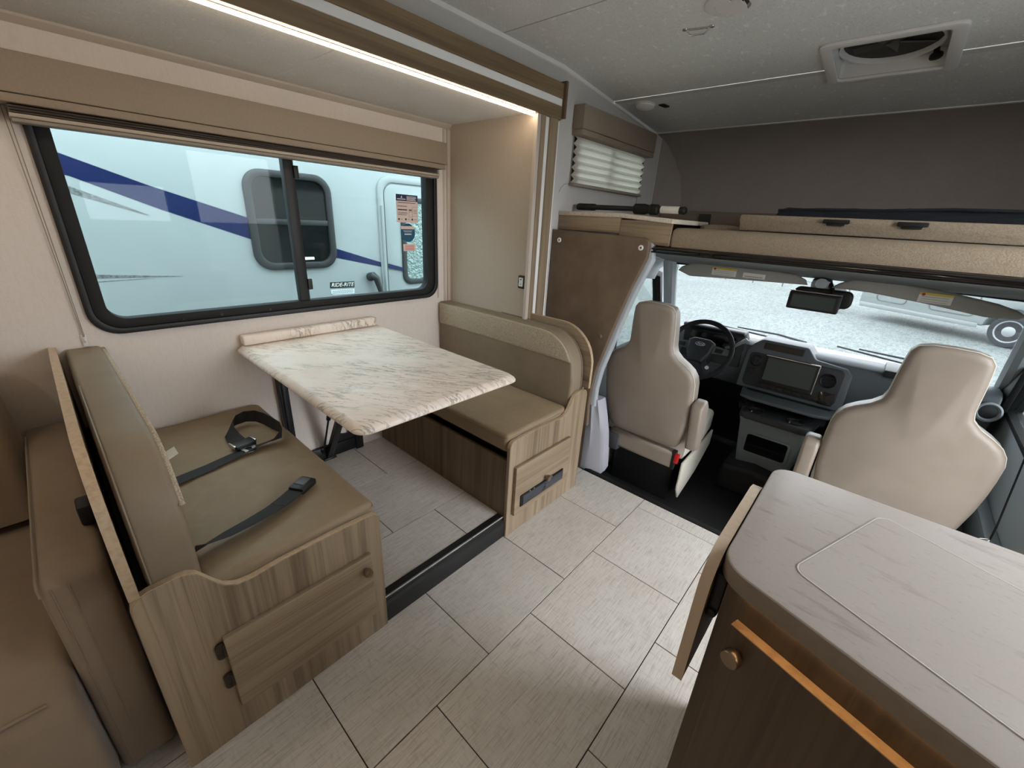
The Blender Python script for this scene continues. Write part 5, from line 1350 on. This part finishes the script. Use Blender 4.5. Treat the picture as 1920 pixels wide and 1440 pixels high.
m = MB(); frame_ring(m, [(1.70, 0.56), (1.86, 0.555), (1.86, 0.680), (1.70, 0.685)], [(1.706, 0.566), (1.854, 0.561), (1.854, 0.674), (1.706, 0.679)], 'x', XN + 0.003, XN + 0.0036); m.build('plate_border', GREYP, rp3)
for y in (-3.0, 4.6):
    MB().cyl((XN - 0.30, y, -0.56), (XN - 0.03, y, -0.56), 0.385, seg=28).build('wheel', TYRE, rvb, bevel=0.03)

# van across the lot
vb = thing('parked_van', 'white van with steel wheels parked across the gravel ahead', 'van', (1.9, 17.2, -0.95))
va = Vector((2.50, -1.40, 0)).normalized(); vn_ = Vector((va.y, -va.x, 0)); vn_ = vn_ if vn_.y > 0 else -vn_
V0 = Vector((2.55, 15.75, -0.95))
def VP(a, b, z): 
    q = V0 + va * a + vn_ * b
    return (q.x, q.y, -0.95 + z)
def vbox(pts, b0, b1):
    m_ = MB(); n_ = len(pts)
    m_.add([VP(a, b0, z) for a, z in pts] + [VP(a, b1, z) for a, z in pts], [tuple(range(n_ - 1, -1, -1)), tuple(range(n_, 2 * n_))] + [(i, (i + 1) % n_, (i + 1) % n_ + n_, i + n_) for i in range(n_)])
    return m_
arch = [( -0.52 * math.cos(a), 0.42 + 0.52 * math.sin(a)) for a in [math.radians(k * 15) for k in range(0, 13)]]
vbox([(-3.55, 0.42), (-0.52, 0.42)] + arch[1:-1] + [(0.52, 0.42), (1.6, 0.45), (1.65, 0.9), (1.4, 1.25), (0.6, 1.4), (-0.2, 2.3), (-3.5, 2.35), (-3.6, 1.4)], 0.0, 1.9).build('body', VANW, vb, bevel=0.05)
m = vbox([(-3.5, 0.36), (-0.6, 0.36), (-0.6, 0.47), (-3.5, 0.50)], -0.03, 0.0); m.build('rocker_panel', VANW, vb, bevel=0.02)
LINE = mat('panel_gap', (80, 86, 86), 0.6)
for (a0, a1) in ((-3.1, -2.3), (-1.75, -0.75)):
    m = MB(); oo = rrect(a0, a1, 0.60, 1.9, 0.12, 5); ii = rrect(a0 + 0.02, a1 - 0.02, 0.62, 1.88, 0.1, 5)
    frame_ring(m, oo, ii, 'y', -0.012, 0.002); m.v = [VP(x, y, z) for x, y, z in m.v]; m.build('door_gap', LINE, vb)
for a in (0.0, -4.4):
    for b in (0.12,):
        c_ = Vector(VP(a, b - 0.14, 0.40)); ax = -vn_
        MB().lathe(c_ + vn_ * 0.26, ax, [(0.30, 0), (0.395, 0.02), (0.40, 0.08), (0.40, 0.18), (0.385, 0.24), (0.30, 0.26), (0.27, 0.25)], 36).build('tyre', TYRE, vb)
        wh = MB().lathe(c_, ax, [(0.275, -0.03), (0.275, 0.0), (0.25, -0.004), (0.23, -0.03), (0.15, -0.02), (0.10, 0.0), (0.075, 0.01), (0.004, 0.015)], 32).build('wheel', ALLOY, vb, smooth=30)
        m = MB()
        for k in range(8):
            an = 2 * PI * k / 8
            u_ = va * math.cos(an) + Vector((0, 0, 1)) * math.sin(an); w2_ = va * -math.sin(an) + Vector((0, 0, 1)) * math.cos(an)
            m.obox(c_ + u_ * 0.19 - ax * 0.012, u_ * 0.016, w2_ * 0.024, ax * 0.004)
        m.build('wheel_slot', BLACK, wh)
m = vbox([(-0.15, 1.45), (0.5, 1.45), (-0.15, 2.15), (-1.0, 2.15), (-1.0, 1.45)], -0.006, 0.01); m.build('side_window', DGLASS, vb)
# wire fence far behind
fe = thing('wire_fence', 'thin wire fence at the far edge of the gravel lot', 'fence', (-2.5, 24.0, -0.95))
m = MB()
for i in range(14):
    x = -9 + i * 1.3
    MB().cyl((x, 24.0, -0.95), (x, 24.0, 0.5), 0.03, seg=6).build('post', GREYP, fe)
for z in (-0.6, -0.25, 0.1, 0.45):
    m.box(-9, 8, 23.99, 24.01, z - 0.012, z + 0.012)
m.build('rail', GREYP, fe)
